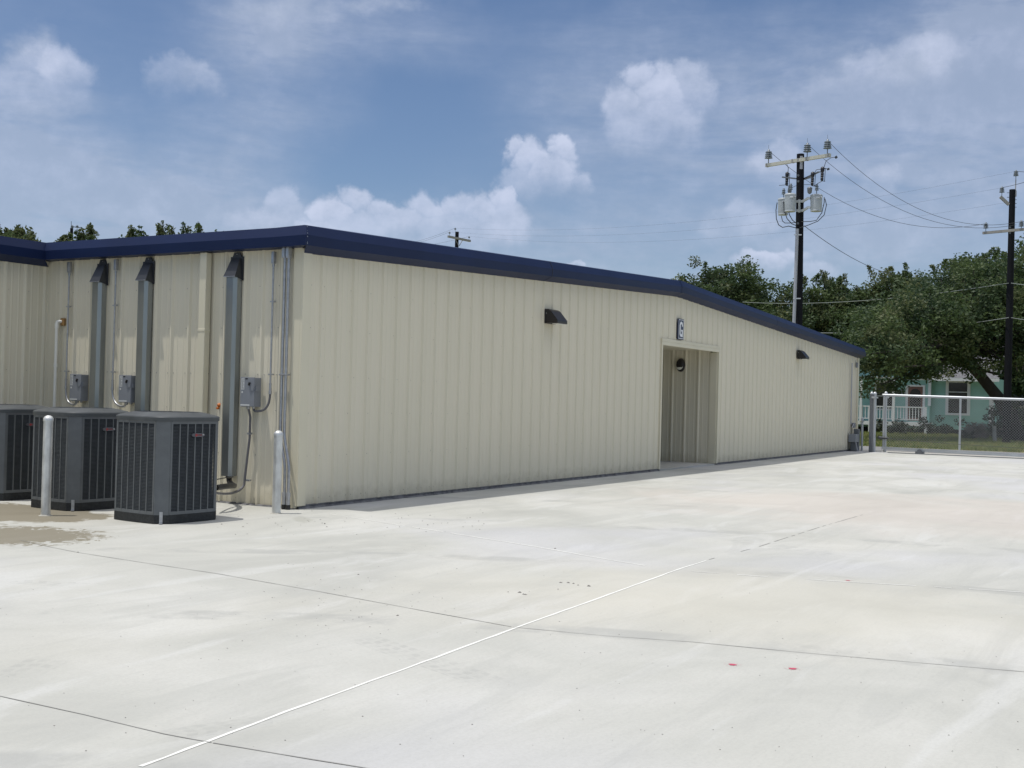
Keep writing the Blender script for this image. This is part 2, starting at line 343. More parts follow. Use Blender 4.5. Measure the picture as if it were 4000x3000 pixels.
# ------------------------------------------------------------------ ground
def ground_mat():
    m = bpy.data.materials.new('concrete'); m.use_nodes = True; nd, lk = m.node_tree.nodes, m.node_tree.links
    b = nd['Principled BSDF']; b.inputs['Roughness'].default_value = .85; b.inputs['Specular IOR Level'].default_value = .25
    g = nd.new('ShaderNodeNewGeometry')
    def nz(scale, detail, rough, st=(1, 1, 1), rot=0, dist=0):
        mp = nd.new('ShaderNodeMapping'); mp.inputs['Scale'].default_value = st; mp.inputs['Rotation'].default_value = (0, 0, rot); lk.new(g.outputs['Position'], mp.inputs[0])
        n = nd.new('ShaderNodeTexNoise'); n.inputs['Scale'].default_value = scale; n.inputs['Detail'].default_value = detail; n.inputs['Roughness'].default_value = rough; n.inputs['Distortion'].default_value = dist
        lk.new(mp.outputs[0], n.inputs['Vector']); return n.outputs[0]
    def ramp(src, stops):
        r = nd.new('ShaderNodeValToRGB'); e = r.color_ramp.elements
        e[0].position, e[0].color = stops[0][0], (*stops[0][1], 1); e[1].position, e[1].color = stops[-1][0], (*stops[-1][1], 1)
        for p, c in stops[1:-1]:
            x = e.new(p); x.color = (*c, 1)
        lk.new(src, r.inputs[0]); return r.outputs[0]
    def mix(f, a, b_, mode='MIX'):
        x = nd.new('ShaderNodeMix'); x.data_type = 'RGBA'; x.blend_type = mode
        for i, v in ((0, f), (6, a), (7, b_)):
            if isinstance(v, float): x.inputs[i].default_value = v
            elif isinstance(v, tuple): x.inputs[i].default_value = (*v, 1)
            else: lk.new(v, x.inputs[i])
        return x.outputs[2]
    def mrange(src, a, b_, c=0., d=1.):
        r = nd.new('ShaderNodeMapRange'); r.interpolation_type = 'SMOOTHSTEP'; lk.new(src, r.inputs[0])
        for i, v in enumerate((a, b_, c, d)): r.inputs[i+1].default_value = v
        return r.outputs[0]
    base = ramp(nz(.42, 6, .58, (1, 1.25, 1), .5, .8), [(.30, (.415, .418, .40)), (.48, (.495, .497, .475)), (.56, (.525, .525, .505)), (.72, (.59, .59, .575))])
    # broom / trowel streaks running with the pour
    st = nz(1.1, 6, .6, (.32, 1.9, 1), R_(20), 1.0)
    base = mix(mrange(st, .50, .62, 0., .42), base, (.43, .435, .42))
    base = mix(mrange(nz(.9, 5, .6, (.4, 1.8, 1), R_(-14), .7), .54, .66, 0., .50), base, (.60, .605, .605))
    # warm and cool patches
    base = mix(mrange(nz(.22, 3, .5, (1, 1, 1), 2.0), .53, .72, 0., .20), base, (.56, .53, .46))
    base = mix(mrange(nz(.27, 3, .5, (1, 1, 1), 4.4), .50, .68, 0., .45), base, (.545, .55, .61))
    # fine grain + specks
    base = mix(mrange(nz(60, 3, .6), .35, .75, 0., .20), base, (.36, .36, .35))
    base = mix(mrange(nz(16, 5, .7, (.3, 3.2, 1), R_(24)), .50, .72, 0., .13), base, (.34, .34, .33))
    sp = nd.new('ShaderNodeTexVoronoi'); sp.inputs['Scale'].default_value = 5.5; lk.new(g.outputs['Position'], sp.inputs['Vector'])
    base = mix(mrange(sp.outputs['Distance'], .010, .022, .45, 0.), base, (.22, .21, .20))
    # faint curving tyre tracks and hairline cracks with clear edges
    wv = nd.new('ShaderNodeTexWave'); wv.wave_type = 'RINGS'; wv.rings_direction = 'Z'; mp = nd.new('ShaderNodeMapping'); mp.inputs['Location'].default_value = (14, 9, 0); lk.new(g.outputs['Position'], mp.inputs[0]); lk.new(mp.outputs[0], wv.inputs['Vector'])
    wv.inputs['Scale'].default_value = .11; wv.inputs['Distortion'].default_value = 1.2; wv.inputs['Detail'].default_value = 2; wv.inputs['Detail Scale'].default_value = .25
    tm = nd.new('ShaderNodeMath'); tm.operation = 'MULTIPLY'; lk.new(mrange(wv.outputs['Fac'], .965, .99, 0., .55), tm.inputs[0]); lk.new(mrange(nz(1.1, 6, .7), .46, .62, 0., 1.), tm.inputs[1])
    base = mix(tm.outputs[0], base, (.36, .365, .36))
    # tyre tread prints, each with its own edges
    for (pa, pb, wd_, fr, st_) in (((1380, 2480), (1960, 2680), .11, 34., .34), ((0, 2270), (420, 2290), .10, 30., .30), ((-50, 2690), (230, 2560), .12, 30., .28), ((600, 2880), (1150, 2800), .09, 40., .30), ((2700, 2075), (3300, 2185), .20, 20., .22)):
        A_, B_ = gz(*pa), gz(*pb); d_ = B_-A_
        mp = nd.new('ShaderNodeMapping'); mp.vector_type = 'TEXTURE'; mp.inputs['Location'].default_value = ((A_.x+B_.x)/2, (A_.y+B_.y)/2, GZ); mp.inputs['Rotation'].default_value = (0, 0, math.atan2(d_.y, d_.x)); mp.inputs['Scale'].default_value = (d_.length/2, wd_, 1)
        lk.new(g.outputs['Position'], mp.inputs[0]); sx = nd.new('ShaderNodeSeparateXYZ'); lk.new(mp.outputs[0], sx.inputs[0])
        def mm(op, a, b=None):
            n = nd.new('ShaderNodeMath'); n.operation = op
            for i, v in enumerate((a, b)):
                if v is None: continue
                if isinstance(v, (int, float)): n.inputs[i].default_value = v
                else: lk.new(v, n.inputs[i])
            return n.outputs[0]
        inx = mrange(mm('ABSOLUTE', sx.outputs[0]), .55, 1.05, 1., 0.); iny = mrange(mm('ABSOLUTE', sx.outputs[1]), .85, 1.0, 1., 0.)
        tread = mm('MULTIPLY', mm('GREATER_THAN', mm('SINE', mm('ADD', mm('MULTIPLY', sx.outputs[0], d_.length*fr), mm('MULTIPLY', mm('ABSOLUTE', sx.outputs[1]), 3.))), -.2), mm('GREATER_THAN', mm('SINE', mm('MULTIPLY', sx.outputs[1], 11.)), -.55))
        base = mix(mm('MULTIPLY', mm('MULTIPLY', inx, iny), mm('MULTIPLY', mm('ADD', mm('MULTIPLY', tread, .7), .3), mrange(nz(3.1, 5, .7), .38, .62, 0., st_))), base, (.30, .305, .305))
    # tyre scuffs
    base = mix(mrange(nz(2.4, 8, .75, (.5, 2.2, 1), R_(52), 2.), .63, .74, 0., .32), base, (.33, .335, .34))
    # wet stain round the far units
    def stain(c, rx, ry, rot, amp, colr, lo, hi, w):
        mp = nd.new('ShaderNodeMapping'); mp.vector_type = 'TEXTURE'; mp.inputs['Location'].default_value = (c.x, c.y, GZ); mp.inputs['Rotation'].default_value = (0, 0, rot); mp.inputs['Scale'].default_value = (rx, ry, 1)
        lk.new(g.outputs['Position'], mp.inputs[0])
        l = nd.new('ShaderNodeVectorMath'); l.operation = 'LENGTH'; lk.new(mp.outputs[0], l.inputs[0])
        a = nd.new('ShaderNodeMath'); a.operation = 'MULTIPLY_ADD'; lk.new(nz(*amp), a.inputs[0]); a.inputs[1].default_value = 1.5; lk.new(l.outputs['Value'], a.inputs[2])
        return mrange(a.outputs[0], lo, hi, w, 0.)
    wet1 = stain(gz(60, 2000), 0.80, 1.35, 0., (2.6, 5, .6, (1, 1, 1), 0, .5), None, 1.55, 1.72, .82)
    wet2 = stain(gz(60, 2090), .75, .95, 0., (7.5, 3, .55, (1, 1, 1), 1, 1.6), None, 1.50, 1.58, .8)
    base = mix(1.0, base, (.93, .926, .895), 'MULTIPLY')
    base = mix(wet1, base, (.165, .140, .090)); base = mix(wet2, base, (.17, .148, .100))
    base = mix(stain(gz(3000, 2340), 1.3, 2.2, .1, (1.3, 5, .6, (1, 1, 1), 0, .5), None, 1.1, 2.3, .30), base, (.55, .52, .43))
    base = mix(stain(gz(3850, 2010), 3, 5, .1, (.6, 5, .6, (1, 1, 1), 0, .5), None, 1.2, 2.0, .45), base, (.52, .46, .41))
    base = mix(stain(gz(1180, 2030), .12, .35, -.8, (6, 5, .6, (1, 1, 1), 0, .5), None, 1.2, 1.8, .5), base, (.32, .32, .28))
    lk.new(base, b.inputs['Base Color'])
    bp = nd.new('ShaderNodeBump'); bp.inputs['Strength'].default_value = .25; bp.inputs['Distance'].default_value = .006; lk.new(nz(45, 5, .6), bp.inputs['Height']); lk.new(bp.outputs[0], b.inputs['Normal'])
    return m
def sheet(name, pts, z, material, label=None, kind='structure', cat=None):
    b = MB(); b.poly([(p[0], p[1], z) for p in pts]); return tag(b.build(name, material), label, cat, kind=kind)
M['dirt'] = mat('bare_earth', (.16, .17, .09), rough=.95, col2=(.10, .125, .05), vscale=.8, bump=.4)
M['lawn'] = mat('lawn_soil', (.22, .235, .095), rough=.95, col2=(.27, .255, .12), vscale=.9, detail=8)
M['asphalt'] = mat('street', (.20, .20, .20), rough=.9, var=.15, vscale=2)
M['gravel'] = mat('gravel', (.36, .35, .32), rough=.95, var=.3, vscale=30)
sheet('ground', [(-400, -400), (900, -400), (900, 900), (-400, 900)], GZ-.03, M['dirt'], 'grassy open ground reaching to the horizon')
conc = ground_mat()
XG = 25.4
sheet('concrete_yard', [(-30, -40), (XG+.25, -40), (XG+.25, 12), (-30, 12)], GZ, conc, 'pale new concrete yard in front of the building')
sheet('gravel_verge', [(XG+.25, -40), (XG+1.7, -40), (XG+1.7, 60), (XG+.25, 60)], GZ-.015, M['gravel'], 'gravel strip just outside the gate')
sheet('road', [(XG+1.7, -40), (XG+5.2, -40), (XG+5.2, 60), (XG+1.7, 60)], GZ-.011, M['asphalt'], 'grey road running past the gate')
sheet('lawn', [(XG+5.2, -40), (95, -40), (95, 60), (XG+5.2, 60)], GZ-.007, M['lawn'], 'lawn in front of the teal house')
# grass blades over the visible lawn
gb = MB(); rg = random.Random(3)
gmats = [mat('grass_a', (.20, .23, .075), rough=.8, trans=.3), mat('grass_b', (.27, .26, .11), rough=.8, trans=.3), mat('grass_c', (.14, .18, .06), rough=.8, trans=.3)]
for i in range(26000):
    x = XG+5.3+rg.random()**1.3*27; y = -8+rg.random()*14
    nv = mnoise.noise((x*.5, y*.5, 0)); gb.mat(rg.choices((0, 1, 2), (3, 2+3*nv, 2))[0])
    h = rg.uniform(.04, .12)*(1+.4*nv); a = rg.random()*6.28; w = rg.uniform(.02, .05)
    dx, dy = math.cos(a)*w, math.sin(a)*w; lx, ly = rg.uniform(-.04, .04), rg.uniform(-.04, .04)
    gb.poly([(x-dx, y-dy, GZ-.01), (x+dx, y+dy, GZ-.01), (x+lx, y+ly, GZ+h)])
tag(gb.build('grass', gmats), 'short patchy grass on the lawn before the teal house', 'grass', kind='stuff')

# joints in the slab
def strip(name, pts, w, z, material, label, wob=0, gaps=0, seed=1):
    rj = random.Random(seed); b = MB(); P = [Vector((p[0], p[1], 0)) for p in pts]
    fine = []
    for a, c in zip(P, P[1:]):
        n = max(2, int((c-a).length/.12))
        fine += [a.lerp(c, i/n) for i in range(n)]
    fine.append(P[-1])
    L = []
    for i, p in enumerate(fine):
        t = (fine[min(i+1, len(fine)-1)]-fine[max(i-1, 0)]).normalized(); nn = Vector((-t.y, t.x, 0))
        ww = w*(1+wob*rj.uniform(-1, 1)); o = nn*rj.uniform(-1, 1)*w*.15
        L.append((p+o-nn*ww/2, p+o+nn*ww/2))
    for i in range(len(L)-1):
        if gaps and rj.random() < gaps: continue
        b.poly([(*L[i][0][:2], z), (*L[i][1][:2], z), (*L[i+1][1][:2], z), (*L[i+1][0][:2], z)])
    return tag(b.build(name, material), label, kind='structure')
M['seal'] = mat('joint_sealant', (.74, .74, .70), rough=.7)
M['cut'] = mat('saw_cut', (.25, .245, .23), rough=.95)
zj = GZ+.0018
g2 = lambda L: [gz(*q) for q in L]
strip('slab_joint', g2([(550, 2995), (1120, 2780), (1700, 2570), (2015, 2453), (2350, 2333), (2650, 2224), (2760, 2190)]), .017, zj, M['seal'], 'long white sealed joint crossing the yard', .3, .012, 2)
strip('slab_joint', g2([(1290, 2008), (1700, 2073), (2100, 2137), (2380, 2187), (2520, 2210)]), .018, zj, M['seal'], 'white sealed joint running out from the building corner', .25, .05, 3)
strip('slab_joint', g2([(2700, 2232), (3000, 2254), (3300, 2273), (3650, 2293), (4060, 2318)]), .014, zj, M['seal'], 'white sealed joint at the right of the yard', .5, .22, 4)
strip('slab_joint', g2([(2770, 2186), (2950, 2140), (3200, 2060), (3380, 2008)]), .008, zj+.0002, M['cut'], 'faint joint continuing towards the gate', .5, .35, 5)
strip('slab_joint', g2([(80, 2110), (160, 2130), (300, 2158), (570, 2200), (840, 2240), (1240, 2310), (1700, 2395), (1998, 2449)]), .0065, zj+.0004, M['cut'], 'dark saw cut crossing the yard from the wet stain', .3, 0, 6)
strip('slab_joint', g2([(2003, 2450), (2350, 2483), (2700, 2508), (3200, 2556), (4060, 2630)]), .006, zj+.0004, M['cut'], 'dark saw cut crossing the right of the yard', .4, 0, 7)
strip('slab_joint', g2([(-60, 2706), (0, 2720), (330, 2793), (640, 2868), (826, 2902)]), .006, zj+.0004, M['cut'], 'dark saw cut at the lower left', .3, 0, 8)
strip('slab_joint', g2([(832, 2903), (1100, 2948), (1480, 3010)]), .007, zj+.0004, M['cut'], 'dark saw cut at the bottom edge', .3, 0, 9)
# red paint marks
def mark(name, px, py, r, label):
    rr = random.Random(px); c = gz(px, py); b = MB(); b.mat(0); n = 22
    b.poly([(c.x+math.cos(a)*r*q, c.y+math.sin(a)*r*q, zj) for a, q in [(6.283*k/n, rr.uniform(.75, 1.1)) for k in range(n)]])
    b.mat(1)
    for k in range(60):
        a = rr.random()*6.28; d = r*rr.uniform(1., 2.3); s = r*rr.uniform(.04, .13); x, y = c.x+math.cos(a)*d, c.y+math.sin(a)*d
        b.poly([(x-s, y-s, zj+.0003), (x+s, y-s*.6, zj+.0003), (x+s*.5, y+s, zj+.0003)])
    return tag(b.build(name, [M['pinkred'], M['pinksoft']]), label, 'paint mark', 'survey paint spots')
M['pinkred'] = mat('spray_red', (.46, .07, .12), rough=.8); M['pinksoft'] = mat('spray_pink', (.56, .26, .28), rough=.8)
mark('paint_mark', 2862, 2597, .021, 'left red spray paint spot on the open concrete')
mark('paint_mark', 3096, 2613, .021, 'right red spray paint spot on the open concrete')
mark('paint_mark', 3312, 2268, .018, 'faint red paint spot beside the white joint, farther off')
# loose grit
db = MB(); rd = random.Random(11)
def chip(c, s):
    a = rd.random()*3.14; ax = Vector((math.cos(a), math.sin(a), 0))*s; ay = Vector((-math.sin(a), math.cos(a), 0))*s*rd.uniform(.4, .9)
    c = Vector((c.x, c.y, GZ+.001)); t = Vector((rd.uniform(-.2, .2)*s, 0, s*rd.uniform(.35, .7)))
    P = [c-ax-ay*.4, c-ay, c+ax-ay*.3, c+ax*.6+ay, c-ax*.7+ay*.8]; T = c+t
    for i in range(5): db.poly([P[i], P[(i+1) % 5], T])
for i in range(230):
    px = rd.uniform(-100, 4100); py = 3000-900*rd.random()**.8; chip(gz(px, py), rd.uniform(.002, .0045))
for i in range(90):
    chip(gz(rd.gauss(1350, 250), rd.gauss(2300, 110)), rd.uniform(.002, .006))
for i in range(70):
    chip(gz(rd.uniform(800, 1900), rd.uniform(1990, 2090)), rd.uniform(.005, .012))
for q in [(2030, 2315), (2045, 2322), (2052, 2323), (1985, 2313), (2240, 2280), (2220, 2277), (2190, 2276), (2258, 2286), (2300, 2290), (2180, 2302), (2168, 2143), (304, 2158), (1400, 2245), (1553, 2405)]:
    chip(gz(*q), rd.uniform(.009, .016))
tag(db.build('grit', [M['dark'] and mat('grit', (.20, .19, .175), rough=.9)]), 'small dark stones and chips scattered over the concrete', 'grit', kind='stuff')

# ------------------------------------------------------------------ the building
L_G = 26.25           # gable wall length
XR = 11.35            # ridge
def zb(x):            # line where the cladding meets the rake trim
    return 2.905+(x/XR)*.487 if x < XR else 3.392-(x-XR)*.0405
bld = empty('metal_building', (0, 0, GZ), 'long beige ribbed metal building with navy blue roof trim', 'building')
PIT_ = .3048
RIB = [(-.034, 0), (-.013, .025), (.013, .025), (.034, 0)]      # major rib
MIN = [(.085, 0), (.092, .004), (.108, .004), (.115, 0)]        # stiffener
def profile(s0, s1, first):
    pts = [(s0, 0)]
    k = math.floor((s0-first)/PIT_)-1
    while first+k*PIT_ < s1+1:
        c = first+k*PIT_
        for d, h in RIB+MIN+[(a+.105, b) for a, b in MIN]:
            if s0+.002 < c+d < s1-.002: pts.append((c+d, h))
        k += 1
    pts.append((s1, 0)); return pts
def clad(b, origin, along, out, pts, zlo, zhi):
    origin, along, out = Vector(origin), Vector(along), Vector(out)
    lo, hi = [], []
    for s, h in pts:
        p = origin+along*s+out*h
        lo.append(Vector((p.x, p.y, zlo(s) if callable(zlo) else zlo))); hi.append(Vector((p.x, p.y, zhi(s) if callable(zhi) else zhi)))
    for i in range(len(lo)-1):
        b.poly([lo[i], lo[i+1], hi[i+1], hi[i]])
def screws(b, origin, along, out, ss, zz, skip=None, r=.0065):
    origin, along, out = Vector(origin), Vector(along), Vector(out)
    b.mat(1)
    for z in zz:
        for s in ss:
            if skip and skip(s, z): continue
            c = origin+along*s+out*.002; c.z = z; w = r
            P = [c-along*w, c-Vector((0, 0, w)), c+along*w, c+Vector((0, 0, w))]
            T = c+out*.006
            for i in range(4): b.poly([P[i], P[(i+1) % 4], T])
    b.mat(0)
def laps(b, origin, along, out, ss, zlo, zhi):
    origin, along, out = Vector(origin), Vector(along), Vector(out); b.mat(1)
    for s in ss:
        a = origin+along*(s+.0365)+out*.0016; c = a+along*.0028
        b.poly([(a.x, a.y, zlo(s)), (c.x, c.y, zlo(s)), (c.x, c.y, zhi(s)), (a.x, a.y, zhi(s))])
    b.mat(0)
PB = 0.0              # bottom of the cladding
G0 = -.043+.38        # first rib on the gable wall
DX0, DX1, DZ = 10.66, 13.79, 2.47
w = MB()
A, O = (1, 0, 0), (0, -1, 0)
top = lambda s: zb(s)+.06
clad(w, (0, 0, 0), A, O, profile(.11, DX0, G0), PB, top)
clad(w, (0, 0, 0), A, O, profile(DX0, DX1, G0), DZ, top)
clad(w, (0, 0, 0), A, O, profile(DX1, L_G, G0), PB, top)
ribs = [G0+k*PIT_ for k in range(0, 86)]
skip = lambda s, z: (DX0-.03 < s < DX1+.03 and z < DZ+.04) or z > zb(s)-.03 or s < .14 or s > L_G-.1
screws(w, (0, 0, 0), A, O, [.155]+[s+.05 for s in ribs[::3]]+[s-.05+.0 for s in ribs[2::3]], [2.554, 2.057, 1.06, .561], skip, .006)
screws(w, (0, 0, 0), A, O, [s+q for s in ribs for q in (-.05, .05)], [.067], skip, .007)
screws(w, (0, 0, 0), A, O, [s+.05 for s in ribs], [1.497], skip, .006)
laps(w, (0, 0, 0), A, O, [s for s in ribs[::3] if s < L_G-.3], lambda s: DZ+.06 if DX0-.06 < s < DX1+.06 else PB, lambda s: zb(s)+.02)
w.build('gable_wall', [M['siding'], M['screw']], bld)
# long side wall facing the units, and the wing that steps out at its far end
YW = 4.42
w = MB(); A, O = (0, 1, 0), (-1, 0, 0)
L0 = gx(1098.4, 1320)[1] % PIT_
PITL = PIT_*.966; _pi = PIT_; 
def clad_scaled():
    pts = profile(.11/.966, YW/.966, gx(1098.4, 1320)[1]/.966)
    return [(s*.966, h) for s, h in pts]
clad(w, (0, 0, 0), A, O, clad_scaled(), -.03, 3.05)
ls = [gx(1098.4, 1320)[1]+k*PITL for k in range(-1, 15)]
screws(w, (0, 0, 0), A, O, [s+q for s in ls for q in (-.05, .05)], [1.50], lambda s, z: s > YW-.05 or s < .14, .008)
screws(w, (0, 0, 0), A, O, [s+.05 for s in ls], [.03, 1.08, .55, 2.05, 2.54], lambda s, z: s > YW-.05 or s < .14, .007)
laps(w, (0, 0, 0), A, O, [s for s in ls[1::3] if s < YW-.1], lambda s: -.03, lambda s: 3.04)
w.build('side_wall', [M['siding'], M['screw']], bld)
w = MB()
WX = -9.0
clad(w, (WX, YW, 0), (1, 0, 0), (0, -1, 0), profile(0, -WX-.001, .14), -.03, 3.05)
screws(w, (WX, YW, 0), (1, 0, 0), (0, -1, 0), [.14+k*PIT_+.05 for k in range(29)], [.56, 1.06, 1.5, 2.05, 2.54], None, .006)
w.build('wing_wall', [M['siding'], M['screw']], bld)
# far walls and slab
w = MB(); clad(w, (L_G, 0, 0), (0, 1, 0), (1, 0, 0), profile(.1, 30, .2), PB, 2.85); w.build('end_wall', M['siding'], bld)
w = MB(); w.poly([(WX, YW+.002, -.03), (WX, YW+14, -.03), (WX, YW+14, 3.05), (WX, YW+.002, 3.05)]); w.poly([(WX, 30, -.03), (L_G, 30, -.03), (L_G, 30, 3.0), (XR, 30, 3.5), (WX, 30, 3.05)]); w.build('back_wall', M['siding'], bld)
w = MB(); rw = random.Random(5)
def curb(p, q, out, z1, lip=.012):
    p, q, out = Vector(p), Vector(q), Vector(out); n = int((q-p).length/.15); pr = []
    for i in range(n+1):
        c = p.lerp(q, i/n); o1 = rw.uniform(.0, .014); o2 = rw.uniform(.012, .034)
        pr.append([Vector((*(c+out*.0)[:2], z1)), Vector((*(c+out*(lip+o1))[:2], z1-.004)), Vector((*(c+out*(lip+o1*.4))[:2], GZ+.02)), Vector((*(c+out*(lip+o2))[:2], GZ+.001))])
    w.sweep(pr, None)
curb((0, 0, 0), (DX0, 0, 0), (0, -1, 0), PB-.001); curb((DX1, 0, 0), (L_G, 0, 0), (0, -1, 0), PB-.001); curb((0, 0, 0), (0, YW, 0), (-1, 0, 0), -.031, .012)
w.build('slab_edge', M['slab'], bld)
# corner posts
w = MB()
w.box((-.034, -.034, PB-.01), (.115, -.001, 2.96)); w.build('corner_trim', M['trim'], bld, .003)
w = MB(); w.box((-.0345, -.001, -.035), (-.001, .115, 3.0)); w.build('corner_trim', M['trim'], bld, .003)
w = MB(); w.box((L_G-.12, -.034, PB-.01), (L_G+.034, -.001, 2.86)); w.box((L_G+.001, -.001, PB-.01), (L_G+.034, .12, 2.86)); w.build('corner_trim', M['trim'], bld, .003)

# rake trim along the gable, eave trim along the side, trim on the wing
RP = [(.0, .33), (.135, .30), (.185, .185), (.18, .068), (.028, -.002), (.0, .0)]
def rk(x, y_wall=0., zf=zb): return [Vector((x, y_wall-o, zf(x)+d)) for o, d in RP]
def rake(x0, x1, name='rake_trim'):
    b = MB(); n = max(2, int((x1-x0)/.35)); xs = [x0+(x1-x0)*i/n for i in range(n+1)]
    pr = []
    for x in xs:
        g = rk(x); j = mnoise.noise((x*.8, 3, 0))*.004
        for q in (2, 3): g[q].y += j
        pr.append(g)
    b.sweep(pr, None); b.poly(pr[0]); b.poly(pr[-1][::-1]); b.mat(1)
    return b, name
EP = [(.0, .30), (.135, .295), (.185, .18), (.18, .062), (.0, .060)]
# mitre at the near corner: both trims meet on the diagonal
zc = zb(0)
EZ = zc-.002
def rake_first():
    b = MB(); segs = [0.0]+[5.75*i/16 for i in range(1, 17)]; pr = []
    for i, x in enumerate(segs):
        g = rk(x)
        if i == 0: g = [Vector((-o if o > .02 else 0., -o, zb(0)+d)) for o, d in RP]
        pr.append(g)
    b.sweep(pr, None); b.poly(pr[-1][::-1]); return b
b = rake_first(); b.build('rake_trim', M['blue'], bld)
for a, c in ((5.762, XR-.05), (XR+.05, 17.4), (17.412, L_G+.20)):
    b, nme = rake(a, c); b.build(nme, M['blue'], bld)
b = MB(); pr = [[v+Vector((0, -.004 if i in (1, 2, 3) else 0, .004 if i < 3 else -.003)) for i, v in enumerate(rk(x))] for x in (XR-.16, XR, XR+.16)]
b.sweep(pr, None); b.build('ridge_cap', M['blue'], bld)
b = MB(); pr = [[v+Vector((0, -.003 if i in (1, 2, 3, 4) else 0, .002 if i < 3 else -.002)) for i, v in enumerate(rk(x))] for x in (5.752, 5.765)]
b.sweep(pr, None); b.build('trim_joint', M['dark'], bld)
b = MB(); pr = []
for i in range(15):
    y = (YW-.0)*i/14
    g = [Vector((-o, y, EZ+d)) for o, d in EP]
    if i == 0: g = [Vector((-o, -o, (zb(0) if k > 3 else zb(0))+d)) for k, (o, d) in enumerate([(0, .33), (.135, .30), (.185, .185), (.18, .068), (0, .06)])]
    if i == 14: g = [Vector((-o, YW-o, EZ+d)) for o, d in EP]
    pr.append(g)
b.sweep(pr, None); b.build('eave_trim', M['blue'], bld)
b = MB(); pr = []
WP = [(.0, .30), (.135, .295), (.185, .18), (.18, .062), (.028, -.01), (.0, -.008)]
for x in [i*(-WX)/12+WX for i in range(12)]+[None]:
    if x is None: g = [Vector((-o, YW-o, EZ+d)) if o > .05 else Vector((0., YW-o, EZ+d)) for o, d in WP]
    else: g = [Vector((x, YW-o, EZ+d)) for o, d in WP]
    pr.append(g)
b.sweep(pr, None); b.build('wing_trim', M['blue'], bld)
# rivets on the mitre
b = MB()
for k, (o, z) in enumerate([(.14, .285), (.158, .235), (.176, .205), (.186, .165), (.185, .10), (.183, .085)]):
    b.lathe((-o+.02, -o-.002, zc+z), [(.006, 0), (.005, .003)], 8, (-.3, -1, .2))
b.build('rivet', M['galv'], bld)
# roof
b = MB()
zr = lambda x: (EZ+.285+(x/XR)*.487) if x < XR else (EZ+.285+.487-(x-XR)*.0405)
b.poly([(-.09, -.08, zr(-.09)), (XR, -.08, zr(XR)), (XR, 30, zr(XR)), (-.09, 30, zr(-.09))]); b.poly([(XR, -.08, zr(XR)), (L_G+.2, -.08, zr(L_G+.2)), (L_G+.2, 30, zr(L_G+.2)), (XR, 30, zr(XR))])
b.poly([(WX, YW-.08, EZ+.283), (-.09, YW-.08, EZ+.283), (-.09, YW+14, EZ+.283), (WX, YW+14, EZ+.283)])
b.build('roof', M['roof'], bld)
# doorway recess
b = MB()
YD = 3.2
clad(b, (DX1, 0, 0), (0, 1, 0), (-1, 0, 0), profile(.16, YD, .42), PB-.02, DZ-.03)      # right hand side of the passage
clad(b, (DX0, YD, 0), (1, 0, 0), (0, -1, 0), profile(0, DX1-DX0, .2), PB-.02, DZ-.03)
clad(b, (DX0, 0, 0), (0, 1, 0), (1, 0, 0), profile(.16, YD, .42), PB-.02, DZ-.03)
b.build('passage_wall', M['siding'], bld)
b = MB(); b.poly([(DX0, 0, DZ-.035), (DX1, 0, DZ-.035), (DX1, YD, DZ-.035), (DX0, YD, DZ-.035)]); b.build('passage_ceiling', M['trim'], bld)
b = MB(); b.poly([(DX0, -.004, GZ+.03), (DX1, -.004, GZ+.03), (DX1, YD, GZ+.03), (DX0, YD, GZ+.03)]); b.poly([(DX0, -.004, GZ), (DX1, -.004, GZ), (DX1, -.004, GZ+.03), (DX0, -.004, GZ+.03)]); b.build('passage_floor', conc, bld)
b = MB()
b.box((DX0-.055, -.040, DZ-.005), (DX1+.06, -.001, DZ+.055)); b.box((DX0-.02, -.036, DZ-.075), (DX1+.02, .012, DZ-.006))
b.build('door_header', M['trim'], bld, .004)
b = MB(); b.box((DX0-.055, -.037, PB-.01), (DX0, -.0005, DZ-.008)); b.box((DX0-.002, 0, PB-.012), (DX0+.02, .16, DZ-.08)); b.build('door_jamb', M['trim'], bld, .003)
b = MB(); b.box((DX1, -.037, PB-.01), (DX1+.055, -.0005, DZ-.008)); b.box((DX1-.02, 0, PB-.012), (DX1+.002, .16, DZ-.08)); b.build('door_jamb', M['trim'], bld, .003)
# downspout
y0 = gx(783, 980, -.115)[1]; y1 = gx(809, 980, -.115)[1]
b = MB(); b.box((-.122, y1, .08), (-.03, y0, EZ+.055)); b.box((-.126, y1-.004, 2.0), (-.028, y0+.004, 2.04)); b.box((-.126, y1-.004, .9), (-.028, y0+.004, .94)); b.build('downspout', M['trim'], bld, .008)

